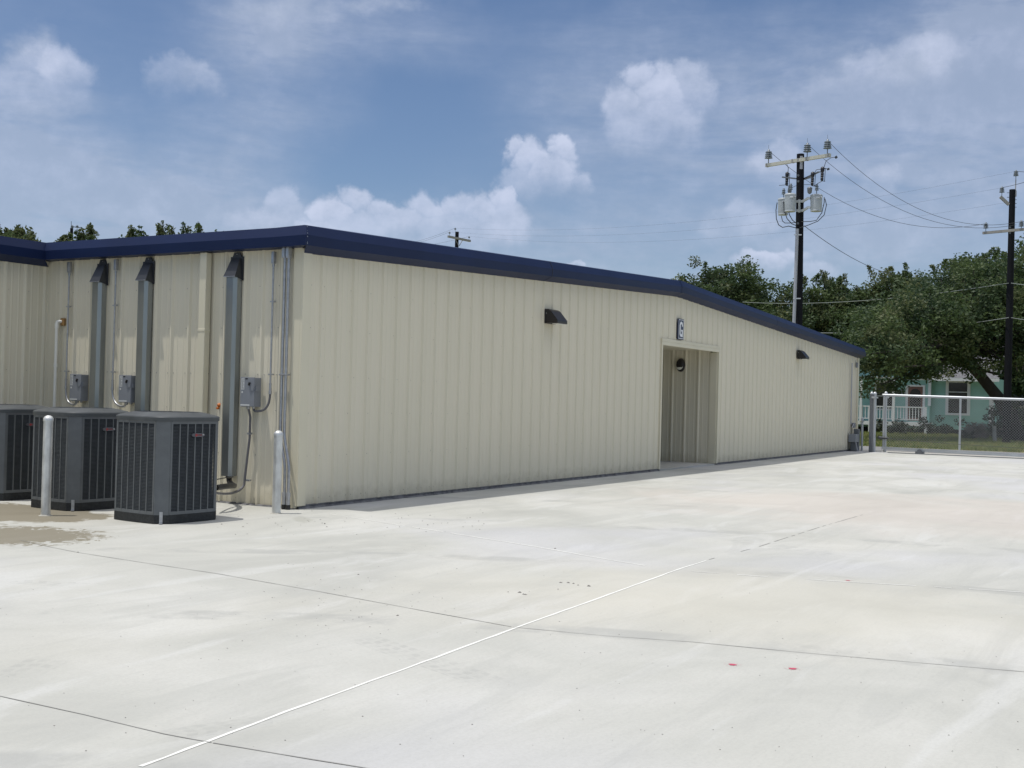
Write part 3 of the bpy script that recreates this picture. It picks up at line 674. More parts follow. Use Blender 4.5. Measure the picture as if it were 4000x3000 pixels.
# ------------------------------------------------------------------ refrigerant line covers
def line_cover(yc, wd, z0, zh, dep, label, pipes=True):
    t = empty('line_cover', (0, yc, z0), label, 'line cover', 'grey line covers on the side wall')
    a = -.034; b = MB()
    f = -dep; sh = wd*.28
    P = lambda z: [Vector((a, yc+wd/2, z)), Vector((f+.02, yc+wd/2, z)), Vector((f, yc+wd/2-.02, z)), Vector((f, yc-wd/2+.035, z)), Vector((f+.035, yc-wd/2, z)), Vector((a, yc-wd/2, z))]
    b.sweep([P(z0), P(zh+.05)], None); b.build('channel', M['duct'], t)
    b = MB()
    w2 = wd/2+.012; zt = zh+.235; fo = f-.022
    base = [Vector((a, yc+w2, zh)), Vector((fo, yc+w2, zh+.012)), Vector((fo, yc-w2, zh+.012)), Vector((a, yc-w2, zh-.02))]
    topv = [Vector((a, yc+w2*.72, zt)), Vector((a-.03, yc+w2*.72, zt)), Vector((a-.03, yc-w2*.72, zt)), Vector((a, yc-w2*.72, zt))]
    for i in range(4): b.poly([base[i], base[(i+1) % 4], topv[(i+1) % 4], topv[i]])
    b.poly(topv); b.poly(base[::-1])
    b.box((a-.008, yc-w2-.012, zh-.03), (a+.002, yc+w2+.008, zt+.02))
    b.poly([(a-.009, yc-w2*.75, zt+.02), (a-.009, yc+w2*.75, zt+.02), (a-.009, yc+w2*.5, zt+.075), (a-.009, yc-w2*.5, zt+.075)])
    b.poly([(a+.002, yc-w2*.75, zt+.02), (a+.002, yc+w2*.75, zt+.02), (a+.002, yc+w2*.5, zt+.075), (a+.002, yc-w2*.5, zt+.075)][::-1])
    b.build('hood', M['hood'], t)
    b = MB(); b.bar((fo-.003, yc-w2, zh+.008), (fo-.003, yc+w2*.95, zh+.008), .006, .008); b.build('hood_lip', M['galv'], t)
    b = MB(); b.lathe((a-.01, yc, zt+.05), [(.006, 0), (.005, .004)], 8, (-1, 0, 0)); b.build('screw', M['galv'], t)
    return t
DEP = .145
def ycov(pl, pr, py): return gx(pl, py, -DEP)[1], gx(pr, py, -.034)[1]
a, c = ycov(880, 945, 1100); zz = gx(905, 1083, -DEP)[2]
yc1, wd1 = (a+c)/2, a-c
zl = gx(880, 1860, -DEP)[2]
line_cover(yc1, wd1, zl, zz, DEP, 'grey line cover nearest the building corner, pipes showing beneath')
a, c = ycov(536, 597, 1110); yc2, wd2 = (a+c)/2, a-c; z2 = gx(545, 1098, -DEP)[2]; line_cover(yc2, wd1, .3, z2, DEP, 'middle grey line cover, left of the beige downspout')
a, c = ycov(358, 416, 1115); yc3, wd3 = (a+c)/2, a-c; z3 = gx(368, 1104, -DEP)[2]; line_cover(yc3, wd1, .3, z3, DEP, 'grey line cover farthest from the building corner')

# ------------------------------------------------------------------ disconnect boxes
def text_mesh(txt, size, mtl, parent, mw, name='lettering', ext=.0008, xs=1.0):
    cu = bpy.data.curves.new(name, 'FONT'); cu.body = txt; cu.size = size; cu.extrude = ext; cu.align_x = 'CENTER'; cu.align_y = 'CENTER'
    o = bpy.data.objects.new(name, cu); COL.objects.link(o); bpy.context.view_layer.update()
    me = bpy.data.meshes.new_from_object(o); bpy.data.objects.remove(o)
    off = Vector((0, 0, 0)); q = parent
    while q is not None: off += q.location; q = q.parent
    me.transform(Matrix.Translation(-off) @ mw @ Matrix.Diagonal((xs, 1, 1, 1)))
    me.materials.clear(); me.materials.append(mtl)
    r = bpy.data.objects.new(name, me); COL.objects.link(r); r.parent = parent; return r
def frame_x(x, y, z):      # text lying on a face that looks to -X, reading left to right for the viewer
    m_ = Matrix.Identity(4); X = Vector((0, -1, 0)); Y = Vector((0, 0, 1)); Z = X.cross(Y)
    for i in range(3): m_[i][0] = X[i]; m_[i][1] = Y[i]; m_[i][2] = Z[i]
    m_[0][3], m_[1][3], m_[2][3] = x, y, z; return m_
def disconnect(yl, zt, label, mirror=1):
    wd, h, dp = .205, .345, .125; x1 = -.036; x0 = x1-dp; yr = yl-wd; z0 = zt-h
    t = empty('disconnect_box', (x1, yl-wd/2, z0), label, 'electrical box', 'disconnect boxes on the side wall')
    b = MB(); b.box((x0+.012, yr, z0), (x1, yl, zt-.004)); b.build('enclosure', M['box'], t, .004)
    b = MB(); b.box((x0, yr-.004, z0+.004), (x0+.0115, yl+.004, zt)); b.build('cover', M['box'], t, .003)
    b = MB(); b.poly([(x0-.006, yr-.003, zt-.10), (x0-.006, yl-.125, zt-.06), (x0-.006, yl-.120, zt-.10), (x0-.006, yr+.045, zt-.165), (x0-.006, yr-.003, zt-.145)]); b.box((x0-.005, yr+.01, zt-.16), (x0-.0005, yr+.06, zt-.11)); b.box((x0+.02, yr-.014, zt-.16), (x0+.09, yr-.0005, zt-.10)); b.build('handle_plate', M['box'], t)
    b = MB(); b.obox((x0-.012, yr+.062, zt-.078), (.010, 0, 0), (0, .009, .004), (0, -.006, .018)); b.build('lever', M['black'], t, .002)
    b = MB(); b.box((x0-.002, yl-.012, zt-.145), (x0-.0004, yl-.058, zt-.012)); b.box((x0-.002, yl-.006, z0+.012), (x0-.0004, yl-.145, z0+.028))
    for k in range(7): pass
    s = b.build('sticker', M['sticker'], t)
    b = MB()
    for k in range(8):
        ww = .030+.008*math.sin(k*2.1); b.box((x0-.0028, yl-.017, zt-.040-k*.0125), (x0-.0022, yl-.017-ww, zt-.044-k*.0125))
    b.build('fine_print', M['black'], s)
    text_mesh('EATON', .011, M['black'], s, frame_x(x0-.0026, yl-.035, zt-.024))
    b = MB(); b.box((x0-.002, yl-.072, zt-.024), (x0-.0004, yl-.108, zt-.012)); b.build('slot', M['black'], t)
    b = MB(); b.lathe((x0-.0005, yl-.028, zt-.175), [(.012, 0), (.012, .0015)], 12, (-1, 0, 0)); b.build('seal_dot', M['sticker'], t)
    b = MB(); b.lathe((x0+.06, yl-.075, z0-.028), [(.020, 0), (.024, .008), (.024, .028)], 12); b.lathe((x0+.065, yl-.15, z0-.022), [(.014, 0), (.018, .006), (.018, .022)], 12); b.build('hub', M['galv'], t)
    return t, x0, yl, z0
pb1 = gx(941, 1473, -.161); pb2 = gx(466, 1465, -.161); pb3 = gx(274, 1461, -.161)
d1 = disconnect(pb1[1], pb1[2], 'grey disconnect box nearest the building corner, black flex conduit below')
d2 = disconnect(pb2[1], pb2[2], 'middle grey disconnect box, above the gap between two units')
d3 = disconnect(pb3[1], pb3[2], 'grey disconnect box farthest from the corner, near the white pipe')

# conduits that feed the boxes
def bez(p0, p1, p2, p3, n=14):
    p0, p1, p2, p3 = map(Vector, (p0, p1, p2, p3)); out = []
    for i in range(n+1):
        t = i/n; out.append(p0*(1-t)**3+p1*3*t*(1-t)**2+p2*3*t*t*(1-t)+p3*t**3)
    return out
def feed(yt, ym, zt, box, label, flex):
    xb = -.062; t = empty('conduit', (xb, ym, 1.2), label, 'conduit', 'electrical conduits on the side wall')
    zfit = 1.36
    b = MB(); b.tube([(xb, ym, zfit), (xb, ym, zt-.16)], .0115, 10); b.build('pipe', M['galv'], t)
    b = MB(); b.tube([(xb, ym, zt-.17), (xb, ym, zt-.14)], .017, 10); b.obox((xb, ym, zt-.065), (.022, 0, 0), (0, .02, 0), (0, 0, .07)); b.obox((xb-.024, ym, zt-.065), (.003, 0, 0), (0, .017, 0), (0, 0, .058)); b.build('pull_fitting', M['galv'], t, .007)
    b = MB(); b.tube([(xb, ym, zfit-.09), (xb, ym, zfit-.05)], .019, 10); b.tube([(xb, ym, zfit-.05), (xb, ym, zfit+.015)], .016, 10); b.tube([(xb, ym, zfit+.02), (xb, ym, zfit+.035)], .018, 10); b.build('coupling', M['galv'], t)
    tb, x0, yl, z0 = box; ye = yl-.075
    e = Vector((x0+.065, yl-.03 if ym > yl else yl-.175, z0-.02))
    b = MB(); sgn = 1 if ym > yl else -1
    b.tube(bez((xb, ym, zfit-.08), (xb, ym, zfit-.26), (xb-.02, e.y+sgn*.12, z0-.055), (e.x, e.y, z0-.05))+[Vector((e.x, e.y-sgn*.02, z0-.035)), Vector((e.x, e.y-sgn*.025, z0-.01))], .0135, 10); b.build('flex', flex, t)
    b = MB()
    for z in (2.35, 1.50): b.box((xb-.014, ym-.03, z-.009), (xb+.026, ym+.03, z+.009))
    b.build('strap', M['galv'], t, .002)
    return t
c1 = gx(1066, 985, -.062); feed(c1[1], gx(1056, 1500, -.062)[1], c1[2], d1, 'thin conduit beside the near disconnect box, dark flex tail at its foot', M['pipe_grey'])
c2 = gx(450, 1015, -.062); feed(c2[1], gx(440, 1500, -.062)[1], c2[2], d2, 'thin conduit between two grey line covers, silver flex tail', M['galv'])
c3 = gx(271, 1025, -.062); feed(c3[1], gx(258, 1500, -.062)[1], c3[2], d3, 'thin conduit beside the white pipe, farthest from the corner', M['galv'])
# black flex from the near box down to the near unit
t = empty('flex_conduit', (-.1, d1[2]-.075, .2), 'dark flexible conduit hanging under the near disconnect box and looping to the unit', 'conduit')
b = MB(); yb = d1[2]-.075; q1 = gx(955, 1885, -.06); q2 = gx(890, 1932, -.25); q3 = gx(840, 1925, -1.0)
b.tube([(-.10, yb, d1[3]-.02), (-.06, yb+.005, d1[3]-.12), (-.055, yb+.01, .75), (-.055, q1[1], q1[2]+.05)]+bez((-.055, q1[1], q1[2]), (-.06, q1[1]+.02, q1[2]-.12), (q2.x, q2.y, q2.z-.01), (q3.x, q3.y, q3.z))[1:], .0145, 10); b.build('hose', M['pipe_grey'], t)
b = MB()
for z in (.80, q1[2]+.03): b.box((-.072, yb-.028+.01, z-.012), (-.036, yb+.038, z+.012))
b.build('strap', M['galv'], t, .003)
# refrigerant pipes under the near cover
t = empty('refrigerant_pipes', (-.1, yc1, .1), 'black insulated refrigerant pipes curving from the near line cover to the unit', 'pipe')
p0 = Vector((-.085, yc1-.01, zl+.08)); p3 = gx(845, 1905, -.95)
b = MB(); b.tube([p0]+bez((-.085, yc1-.01, zl-.02), (-.09, yc1-.01, zl-.17), (-.35, p3.y+.1, p3.z+.02), p3), .032, 12); b.build('insulated_pipe', M['black'], t)
b = MB(); b.tube([p0+Vector((0, .045, 0))]+bez((-.085, yc1+.035, zl-.01), (-.09, yc1+.03, zl-.06), (-.35, p3.y+.1, p3.z+.13), p3+Vector((0, 0, .09))), .006, 8); b.build('control_wire', M['black'], t)

# paired conduits at the corner
def riser(px, label, yofs):
    x = -.075
    tp = gx(px, 960, x); mid = gx(px-2, 1720, x); lo = gx(px+13, 1955, x)
    t = empty('corner_conduit', (x, lo[1], GZ), label, 'conduit', 'paired conduits at the building corner')
    ya, yb_ = tp[1], mid[1]; ym = (ya+yb_)/2
    b = MB(); b.tube([(x, ym, tp[2]-.12)]+bez((x, ym, .86), (x, ym, .72), (x-.03, lo[1], .52), (x-.04, lo[1], .36), 10)+[(x-.04, lo[1], .12)], .0175, 12); b.build('pipe', M['galv'], t)
    b = MB(); b.obox((x-.005, ym, tp[2]-.06), (.030, 0, 0), (0, .024, 0), (0, 0, .085)); b.obox((x-.038, ym, tp[2]-.06), (.004, 0, 0), (0, .020, 0), (0, 0, .072)); b.build('pull_fitting', M['galv'], t, .010)
    b = MB(); b.tube([(x-.04, lo[1], .0), (x-.04, lo[1], .13)], .024, 12); b.tube([(x-.04, lo[1], .10), (x-.04, lo[1], .15)], .028, 12); b.build('coupling', M['galv'], t)
    b = MB(); b.tube([(x-.04, lo[1], GZ), (x-.04, lo[1], .01)], .030, 12); b.build('base_sleeve', M['black'], t)
    b = MB()
    for z in (1.50,): b.box((x-.021, ym-.03, z-.010), (-.036, ym+.03, z+.010))
    b.build('strap', M['galv'], t, .003)
riser(1106, 'left one of the two thick conduits at the building corner', 0)
riser(1121, 'right one of the two thick conduits, right at the building corner', .05)

# white drain pipe with brass escutcheon
pp = gx(222, 1255, -.09); 
t = empty('drain_pipe', (-.09, pp[1], GZ), 'white plastic drain pipe coming out of the wall near the inner corner', 'pipe')
b = MB(); yp = pp[1]; zp = pp[2]
b.tube([(-.09, yp, GZ), (-.09, yp, zp-.06)]+bez((-.09, yp, zp-.06), (-.09, yp, zp), (-.09, yp, zp), (-.04, yp-.02, zp), 6)[1:]+[(-.0, yp-.02, zp)], .021, 12); b.build('pipe', M['pvc'], t)
b = MB(); b.tube([(-.09, yp, zp-.09), (-.09, yp, zp-.03)], .028, 12); b.tube([(-.09, yp, 1.55), (-.09, yp, 1.60)], .026, 12); b.build('coupling', M['pvc'], t)
b = MB(); b.box((-.04, yp-.075, zp-.055), (-.003, yp-.002, zp+.045)); b.build('wall_plate', mat('rust_foam', (.30, .17, .06), rough=.8), t, .008)
po = gx(856, 1583, -.01); t = MB(); t.lathe((-.001, po[1], po[2]), [(.024, 0), (.026, .012), (.015, .03), (.012, .035)], 10, (-1, 0, 0)); t.lathe((-.02, po[1], po[2]-.035), [(.014, 0), (.016, .01), (.012, .03)], 8, (-1, 0, 0))
tag(t.build('pipe_stub', M['orange']), 'small orange capped stub on the side wall beside the near line cover', 'pipe stub')

# ------------------------------------------------------------------ condenser units
def octo(a, ch, bow=.0, rnd=0):       # chamfered square outline, sides slightly bowed
    h = a/2; P = []
    for k in range(4):
        ang = k*math.pi/2
        pts = []
        for i in range(7):
            s = -1+2*i/6; pts.append((h+bow*(1-s*s), s*(h-ch)))
        for x, y in pts: P.append((x*math.cos(ang)-y*math.sin(ang), x*math.sin(ang)+y*math.cos(ang)))
    return P
def prism(b, out, z0, z1, top=True, bot=False):
    n = len(out); vs = [(x, y, z0) for x, y in out]+[(x, y, z1) for x, y in out]
    b.raw(vs, [(i, (i+1) % n, n+(i+1) % n, n+i) for i in range(n)])
    if top: b.poly([(x, y, z1) for x, y in out])
    if bot: b.poly([(x, y, z0) for x, y in out][::-1])
AW, CH, AH = .805, .095, 1.085
def make_unit():
    t = empty('condenser_unit', (0, 0, 0), 'x', 'air conditioner', 'condenser units beside the side wall')
    b = MB(); o = octo(AW+.004, CH+.003, .014); prism(b, o, 0, .085); b.build('base_pan', M['acbase'], t, .004)
    b = MB(); prism(b, octo(AW-.075, CH, .008), .0855, AH-.062); b.build('coil', M['coil'], t)
    # corner panels
    h = AW/2
    for k in range(4):
        ang = k*math.pi/2; ca, sa = math.cos(ang), math.sin(ang)
        T = lambda x, y, z: (x*ca-y*sa, x*sa+y*ca, z)
        q = [(h, h-CH-.018), (h, h-CH), (h-CH, h), (h-CH-.018, h)]; qi = [(h-.03, h-CH-.018), (h-.03, h-CH-.01), (h-CH-.01, h-.03), (h-CH-.018, h-.03)]
        b = MB()
        for i in range(3): b.poly([T(*q[i], .0855), T(*q[i+1], .0855), T(*q[i+1], AH-.062), T(*q[i], AH-.062)])
        for i in (0, 3): b.poly([T(*q[i], .0855), T(*qi[i], .0855), T(*qi[i], AH-.062), T(*q[i], AH-.062)])
        for i in range(3): b.poly([T(*qi[i+1], .0855), T(*qi[i], .0855), T(*qi[i], AH-.062), T(*qi[i+1], AH-.062)])
        b.build('corner_panel', M['ac'], t)
    # louvred side panels
    for k in range(4):
        ang = k*math.pi/2; ca, sa = math.cos(ang), math.sin(ang)
        T = lambda x, y, z: Vector((x*ca-y*sa, x*sa+y*ca, z))
        bowf = lambda y: h+.012*(1-(y/(h-CH))**2)
        W = h-CH-.02; b = MB(); nb = 6
        for i in range(nb+1):
            y = -W+2*W*i/nb; r = .0065 if 0 < i < nb else .011
            x = bowf(y)
            b.raw([T(x-.016, y-r, .09), T(x+.002, y-r, .09), T(x+.002, y+r, .09), T(x-.016, y+r, .09), T(x-.016, y-r, AH-.07), T(x+.002, y-r, AH-.07), T(x+.002, y+r, AH-.07), T(x-.016, y+r, AH-.07)],
                  [(0, 1, 5, 4), (1, 2, 6, 5), (2, 3, 7, 6), (3, 0, 4, 7)])
        for z0, z1 in ((.086, .118), (AH-.092, AH-.0625)):
            n = 8
            for i in range(n):
                ya, yb2 = -W+2*W*i/n, -W+2*W*(i+1)/n
                b.poly([T(bowf(ya)+.001, ya, z0), T(bowf(yb2)+.001, yb2, z0), T(bowf(yb2)+.001, yb2, z1), T(bowf(ya)+.001, ya, z1)])
        b.mat(1); nl = 62
        for j in range(nl):
            z = .122+(AH-.220)*j/(nl-1)
            for i in range(nb):
                ya, yb2 = -W+2*W*i/nb+.006, -W+2*W*(i+1)/nb-.006
                xa, xb_ = bowf(ya), bowf(yb2)
                b.poly([T(xa-.001, ya, z-.0045), T(xb_-.001, yb2, z-.0045), T(xb_-.009, yb2, z+.0045), T(xa-.009, ya, z+.0045)])
        b.build('louvre_panel', [M['ac'], M['ac2']], t)
    # top cap with fan grille
    b = MB(); n = 28
    def ring(s, bow, z, c=CH): return [(x*s, y*s, z) for x, y in octo(AW+.012, c, bow)]
    R = [ring(1, .016, AH-.066), ring(1.004, .016, AH-.030), ring(.99, .015, AH-.020), ring(.93, .01, AH-.008)]
    for r0, r1 in zip(R, R[1:]): b.raw(r0+r1, [(i, (i+1) % n, n+(i+1) % n, n+i) for i in range(n)], True)
    rin = []
    for x, y, z in R[-1]:
        L = math.hypot(x, y); rin.append((x/L*.335, y/L*.335, AH+.022))
    b.raw(R[-1]+rin, [(i, (i+1) % n, n+(i+1) % n, n+i) for i in range(n)], True)
    rin2 = [(x*.96, y*.96, AH-.03) for x, y, z in rin]
    b.raw(rin+rin2, [(i, (i+1) % n, n+(i+1) % n, n+i) for i in range(n)], True)
    b.build('top_cap', M['cap'], t)
    g = MB()
    for r in [i*.0215+.03 for i in range(14)]:
        zz_ = AH+.002+.016*(1-(r/.32)**2)
        g.tube([(r*math.cos(a), r*math.sin(a), zz_) for a in [2*math.pi*i/32 for i in range(33)]], .0022, 4, False)
    for k in range(12):
        a = k*math.pi/6; g.tube([(.03*math.cos(a), .03*math.sin(a), AH+.021), (.2*math.cos(a), .2*math.sin(a), AH+.016), (.318*math.cos(a), .318*math.sin(a), AH+.004)], .003, 4, False)
    g.build('fan_grille', M['cap'], t)
    g = MB(); g.lathe((0, 0, AH-.14), [(.07, 0), (.07, .10)], 14)
    for k in range(4):
        a = k*math.pi/2; u = Vector((math.cos(a), math.sin(a), 0)); v = Vector((-math.sin(a), math.cos(a), 0))
        g.poly([u*.06-v*.03+Vector((0, 0, AH-.12)), u*.29-v*.10+Vector((0, 0, AH-.13)), u*.29+v*.09+Vector((0, 0, AH-.07)), u*.06+v*.03+Vector((0, 0, AH-.08))])
    g.build('fan', M['coil'], t)
    # badge on the right hand face (local -Y)
    g = MB(); cx, cz = .035, AH-.205; yb_ = -(h+.020); n = 20
    out = [(cx+.085*math.copysign(abs(math.cos(a))**.8, math.cos(a)), cz+.021*math.copysign(abs(math.sin(a))**.9, math.sin(a))) for a in [2*math.pi*i/n for i in range(n)]]
    g.raw([(x, yb_, z) for x, z in out]+[(x, yb_+.012, z) for x, z in out], [(i, (i+1) % n, n+(i+1) % n, n+i) for i in range(n)]); g.poly([(x, yb_, z) for x, z in out])
    bd = g.build('badge', M['badge'], t)
    g = MB(); g.lathe((cx-.028, yb_-.0004, cz), [(.0145, 0), (.0145, .0012)], 16, (0, -1, 0)); g.build('emblem', M['red'], bd)
    def fy(x, z):
        m_ = Matrix.Identity(4)
        for i, (X, Y, Z) in enumerate(zip((1, 0, 0), (0, 0, 1), (0, -1, 0))): m_[i][0] = X; m_[i][1] = Y; m_[i][2] = Z
        m_[0][3], m_[1][3], m_[2][3] = x, yb_-.001, z; return m_
    text_mesh('TRANE', .019, M['red'], bd, fy(cx+.015, cz)); text_mesh('XR', .019, M['sticker'], bd, fy(cx+.063, cz+.003))
    # hold-down clip on the near corner
    g = MB(); d = Vector((-1, -1, 0)).normalized(); s_ = Vector((1, -1, 0)).normalized(); c = Vector((-(h-CH/2), -(h-CH/2), 0))+d*.004
    g.obox(c+Vector((0, 0, .06)), s_*.016, d*.0025, (0, 0, .058)); g.obox(c+d*.022+Vector((0, 0, .004)), s_*.016, d*.02, (0, 0, .003)); g.lathe(c+d*.03+Vector((0, 0, .006)), [(.009, 0), (.009, .008)], 6)
    g.build('anchor_clip', M['galv'], t)
    return t
def place(near_px, near_py, th):
    c = gz(near_px, near_py); l = (AW/2-CH/2)
    ca, sa = math.cos(th), math.sin(th); ox, oy = -l*ca+l*sa, -l*sa-l*ca
    return Vector((c.x-ox, c.y-oy, GZ+.004))
u = make_unit(); th = R_(-4); u.location = place(628, 2048, th); u.rotation_euler[2] = th
u['label'] = 'nearest dark grey condenser unit, red and grey badge clearly seen'
th = R_(-3); c = copy_tree(u, place(284, 1997, th), th); c['label'] = 'middle condenser unit, standing behind the left bollard'
th = R_(-3); c = copy_tree(u, place(-12, 1957, th), th); c['label'] = 'farthest condenser unit, cut by the left edge of the photo'

# ------------------------------------------------------------------ bollards
def bollard(px, py, h, label):
    c = gz(px, py); t = empty('bollard', (c.x, c.y, GZ), label, 'bollard', 'steel pipe bollards by the units')
    b = MB(); b.lathe((c.x, c.y, GZ), [(.048, 0), (.048, h-.045)], 24); b.build('post', M['bollard'], t)
    b = MB(); b.lathe((c.x, c.y, GZ), [(.052, h-.068), (.0525, h-.045), (.050, h-.036), (.038, h-.018), (.02, h-.008), (.0, h-.005)], 24); b.build('cap', M['bollard'], t)
    b = MB(); rr = random.Random(px); n = 26
    b.lathe((c.x, c.y, GZ), [(.072, .001), (.055, .006), (.0485, .012)], 20); b.build('grout_ring', mat('grout', (.38, .37, .33), rough=.9, var=.2, vscale=20), t)
def bh(px, py, ptop):
    c = gz(px, py); d = CAM-c; lo, hi = 0, 3
    for _ in range(40):
        m_ = (lo+hi)/2; v = Vector((c.x, c.y, GZ+m_))-CAM; y = 1500-FPX*v.dot(U2)/v.dot(_F)
        if y > ptop: lo = m_
        else: hi = m_
    return lo
bollard(1079, 2006, bh(1079, 2006, 1679), 'galvanised steel bollard standing at the building corner')
bollard(178, 2014, bh(178, 2014, 1620), 'galvanised steel bollard in front of the middle condenser unit')

# ------------------------------------------------------------------ wall lights, sign
def wall_pack(px0, py0, py1, label):
    a = gy(px0, py0); zt = a[2]; x0 = a[0]; wd = .36; hh = zt-gy(px0, py1)[2]
    t = empty('wall_light', (x0+wd/2, 0, zt-hh), label, 'wall light', 'bronze wall pack lights on the gable wall')
    y = -.034; d0, d1 = .10, .235
    b = MB(); z0 = zt-hh
    L = [(x0, y, zt), (x0, y, z0+.01)]; 
    def sec(x, ins):
        return [Vector((x, y-.012, zt-.004)), Vector((x, y-d0*.55, zt-.002)), Vector((x, y-d0, zt-.03)), Vector((x, y-d1+ins, z0+.055)), Vector((x, y-d1+ins, z0+.004)), Vector((x, y-.012, z0+.012))]
    s0, s1 = sec(x0+.012, .01), sec(x0+wd-.012, .01)
    b.sweep([s0, s1], None, True); b.poly(s0); b.poly(s1[::-1]); b.build('housing', M['bronze'], t, .008)
    b = MB(); b.box((x0, y, z0), (x0+wd, y-.0115, zt)); b.build('back_box', M['bronze'], t, .004)
    b = MB(); b.box((x0+.06, y-.07, z0-.004), (x0+wd-.06, y-d1+.035, z0+.0035)); b.build('lens', M['lens'], t)
    b = MB(); b.tube([(x0+.04, y-.10, z0-.012), (x0+.04, y-.10, z0+.004)], .012, 8); b.build('photocell', M['black'], t)
    b = MB(); b.lathe((x0+.001, y-.03, zt-.07), [(.008, 0), (.008, .004)], 8, (-1, 0, 0)); b.build('screw', M['galv'], t)
wall_pack(2121, 1206, 1263, 'bronze wall light left of the doorway, high on the long wall')
wall_pack(3109, 1367, 1402, 'bronze wall light right of the doorway, near the low end of the wall')
# oval light inside the passage
c = gx(2660, 1426, DX1-.035); t = empty('bulkhead_light', (DX1-.032, c[1], c[2]), 'oval black bulkhead light inside the doorway passage', 'wall light')
hw = .10; hz = .15
def oval(b, x, sy, sz, x2, sy2, sz2, n=24, z0=-2, z1=2, sm=True):
    vs = []; 
    for k in range(n):
        a = 2*math.pi*k/n; vs.append((x, c[1]+sy*math.cos(a), c[2]+sz*math.sin(a)))
    for k in range(n):
        a = 2*math.pi*k/n; vs.append((x2, c[1]+sy2*math.cos(a), c[2]+sz2*math.sin(a)))
    b.raw(vs, [(i, (i+1) % n, n+(i+1) % n, n+i) for i in range(n)], sm)
b = MB(); xx = DX1-.032
for q0, q1 in (((0, 1., 1.), (.04, .97, .97)), ((.04, .97, .97), (.075, .82, .84)), ((.075, .82, .84), (.09, .55, .6)), ((.09, .55, .6), (.094, .0, .0))):
    oval(b, xx-q0[0], hw*q0[1], hz*q0[2], xx-q1[0], hw*q1[1], hz*q1[2])
b.build('housing', M['bronze'], t)
b = MB(); n = 16; P = [(xx-.078-.018*math.sin(math.pi*i/n), c[1]+hw*.72*math.cos(math.pi+math.pi*i/n), c[2]-hz*.22+hz*.5*math.sin(math.pi+math.pi*i/n)) for i in range(n+1)]
ctr = (xx-.1, c[1], c[2]-hz*.40)
for i in range(n): b.poly([P[i], P[i+1], ctr])
b.poly([P[0], ctr, P[-1]]); b.build('lens', M['lens'], t)
# letter sign
sa_ = gy(2648, 1244, -.04); sb_ = gy(2668, 1328, -.04)
sx0, sx1 = gy(2647, 1280, -.04)[0], gy(2668.5, 1280, -.04)[0]; sz1, sz0 = sa_[2], gy(2647, 1325, -.04)[2]
t = empty('letter_sign', ((sx0+sx1)/2, -.04, sz0), 'tall navy sign with a white letter G above the doorway', 'sign')
b = MB(); b.box((sx0, -.056, sz0), (sx1, -.031, sz1)); b.build('panel', M['navy'], t, .004)
b = MB(); i_ = .016; tk = .010; y = -.0575
X0, X1, Z0, Z1 = sx0+i_, sx1-i_, sz0+i_, sz1-i_
for p, q in (((X0, Z0), (X1, Z0+tk)), ((X0, Z1-tk), (X1, Z1)), ((X0, Z0+tk), (X0+tk, Z1-tk)), ((X1-tk, Z0+tk), (X1, Z1-tk))): b.box((p[0], y, p[1]), (q[0], y+.0012, q[1]))
b.build('border', M['white'], t)
# bold condensed G drawn as a stroke
b = MB(); cx = (sx0+sx1)/2; cz = (sz0+sz1)/2; gw = (sx1-sx0)*.60/2; gh = (sz1-sz0)*.75/2; st = gw*.62
def rr_(x, z): return (cx+x, -.0595, cz+z)
out, inn = [], []
r = gw*.95
for a in range(25, 181, 15): out.append((gw*math.cos(R_(a)), gh-r+r*math.sin(R_(a)))); inn.append(((gw-st)*math.cos(R_(a)), gh-r+(r-st)*math.sin(R_(a))))
out[0] = (gw, gh-r-.015); inn[0] = (gw-st, gh-r-.015); out.insert(1, (gw, gh-r+.005)); inn.insert(1, (gw-st, gh-r+.005))
for a in range(180, 361, 15): out.append((gw*math.cos(R_(a)), -gh+r+r*math.sin(R_(a)))); inn.append(((gw-st)*math.cos(R_(a)), -gh+r+(r-st)*math.sin(R_(a))))
out.append((gw, -.01)); inn.append((gw-st, -.01))
for i in range(len(out)-1): b.poly([rr_(*out[i]), rr_(*out[i+1]), rr_(*inn[i+1]), rr_(*inn[i])])
b.box((cx-gw*.02, -.0593, cz-.045), (cx+gw, -.0585, cz-.008)); b.box((cx+gw-st*.8, -.0591, cz-gh), (cx+gw, -.0587, cz-.02))
b.build('letter', M['white'], t)

# ------------------------------------------------------------------ service gear at the far corner
t = empty('corner_cabinet', (L_G-.1, -.2, GZ), 'grey utility pedestal and meter box at the far end of the wall', 'utility box')
q = gy(3322, 1697, -.12); 
zm0, zm1 = gy(3322, 1728, -.2).z, gy(3322, 1697, -.2).z
b = MB(); b.box((q.x, -.28, zm0), (q.x+.36, -.06, zm1)); b.build('meter_box', M['box'], t, .01)
b = MB(); b.box((q.x+.16, -.24, GZ), (q.x+.34, -.08, zm0-.002)); b.box((q.x+.44, -.26, GZ), (q.x+.60, -.10, .62)); b.build('pedestal', M['fpost'], t, .02)
b = MB(); q5 = gy(3330, 1655, -.06); b.box((q5.x, -.12, q5.z-.12), (q5.x+.16, -.036, q5.z+.02)); b.build('junction_box', M['box'], t, .006)
b = MB(); b.tube([(q.x+.2, -.075, 2.6), (q.x+.2, -.075, q5.z)], .018, 8); b.tube([(q5.x+.1, -.08, q5.z-.12), (q5.x+.05, -.10, .8), (q.x+.2, -.12, .66)], .014, 8); b.tube([(q.x+.1, -.2, .42), (q.x+.15, -.25, .2), (q.x+.2, -.3, GZ)], .02, 8); b.build('conduit', M['riser'], t)
q = gy(3336, 1352, -.07)
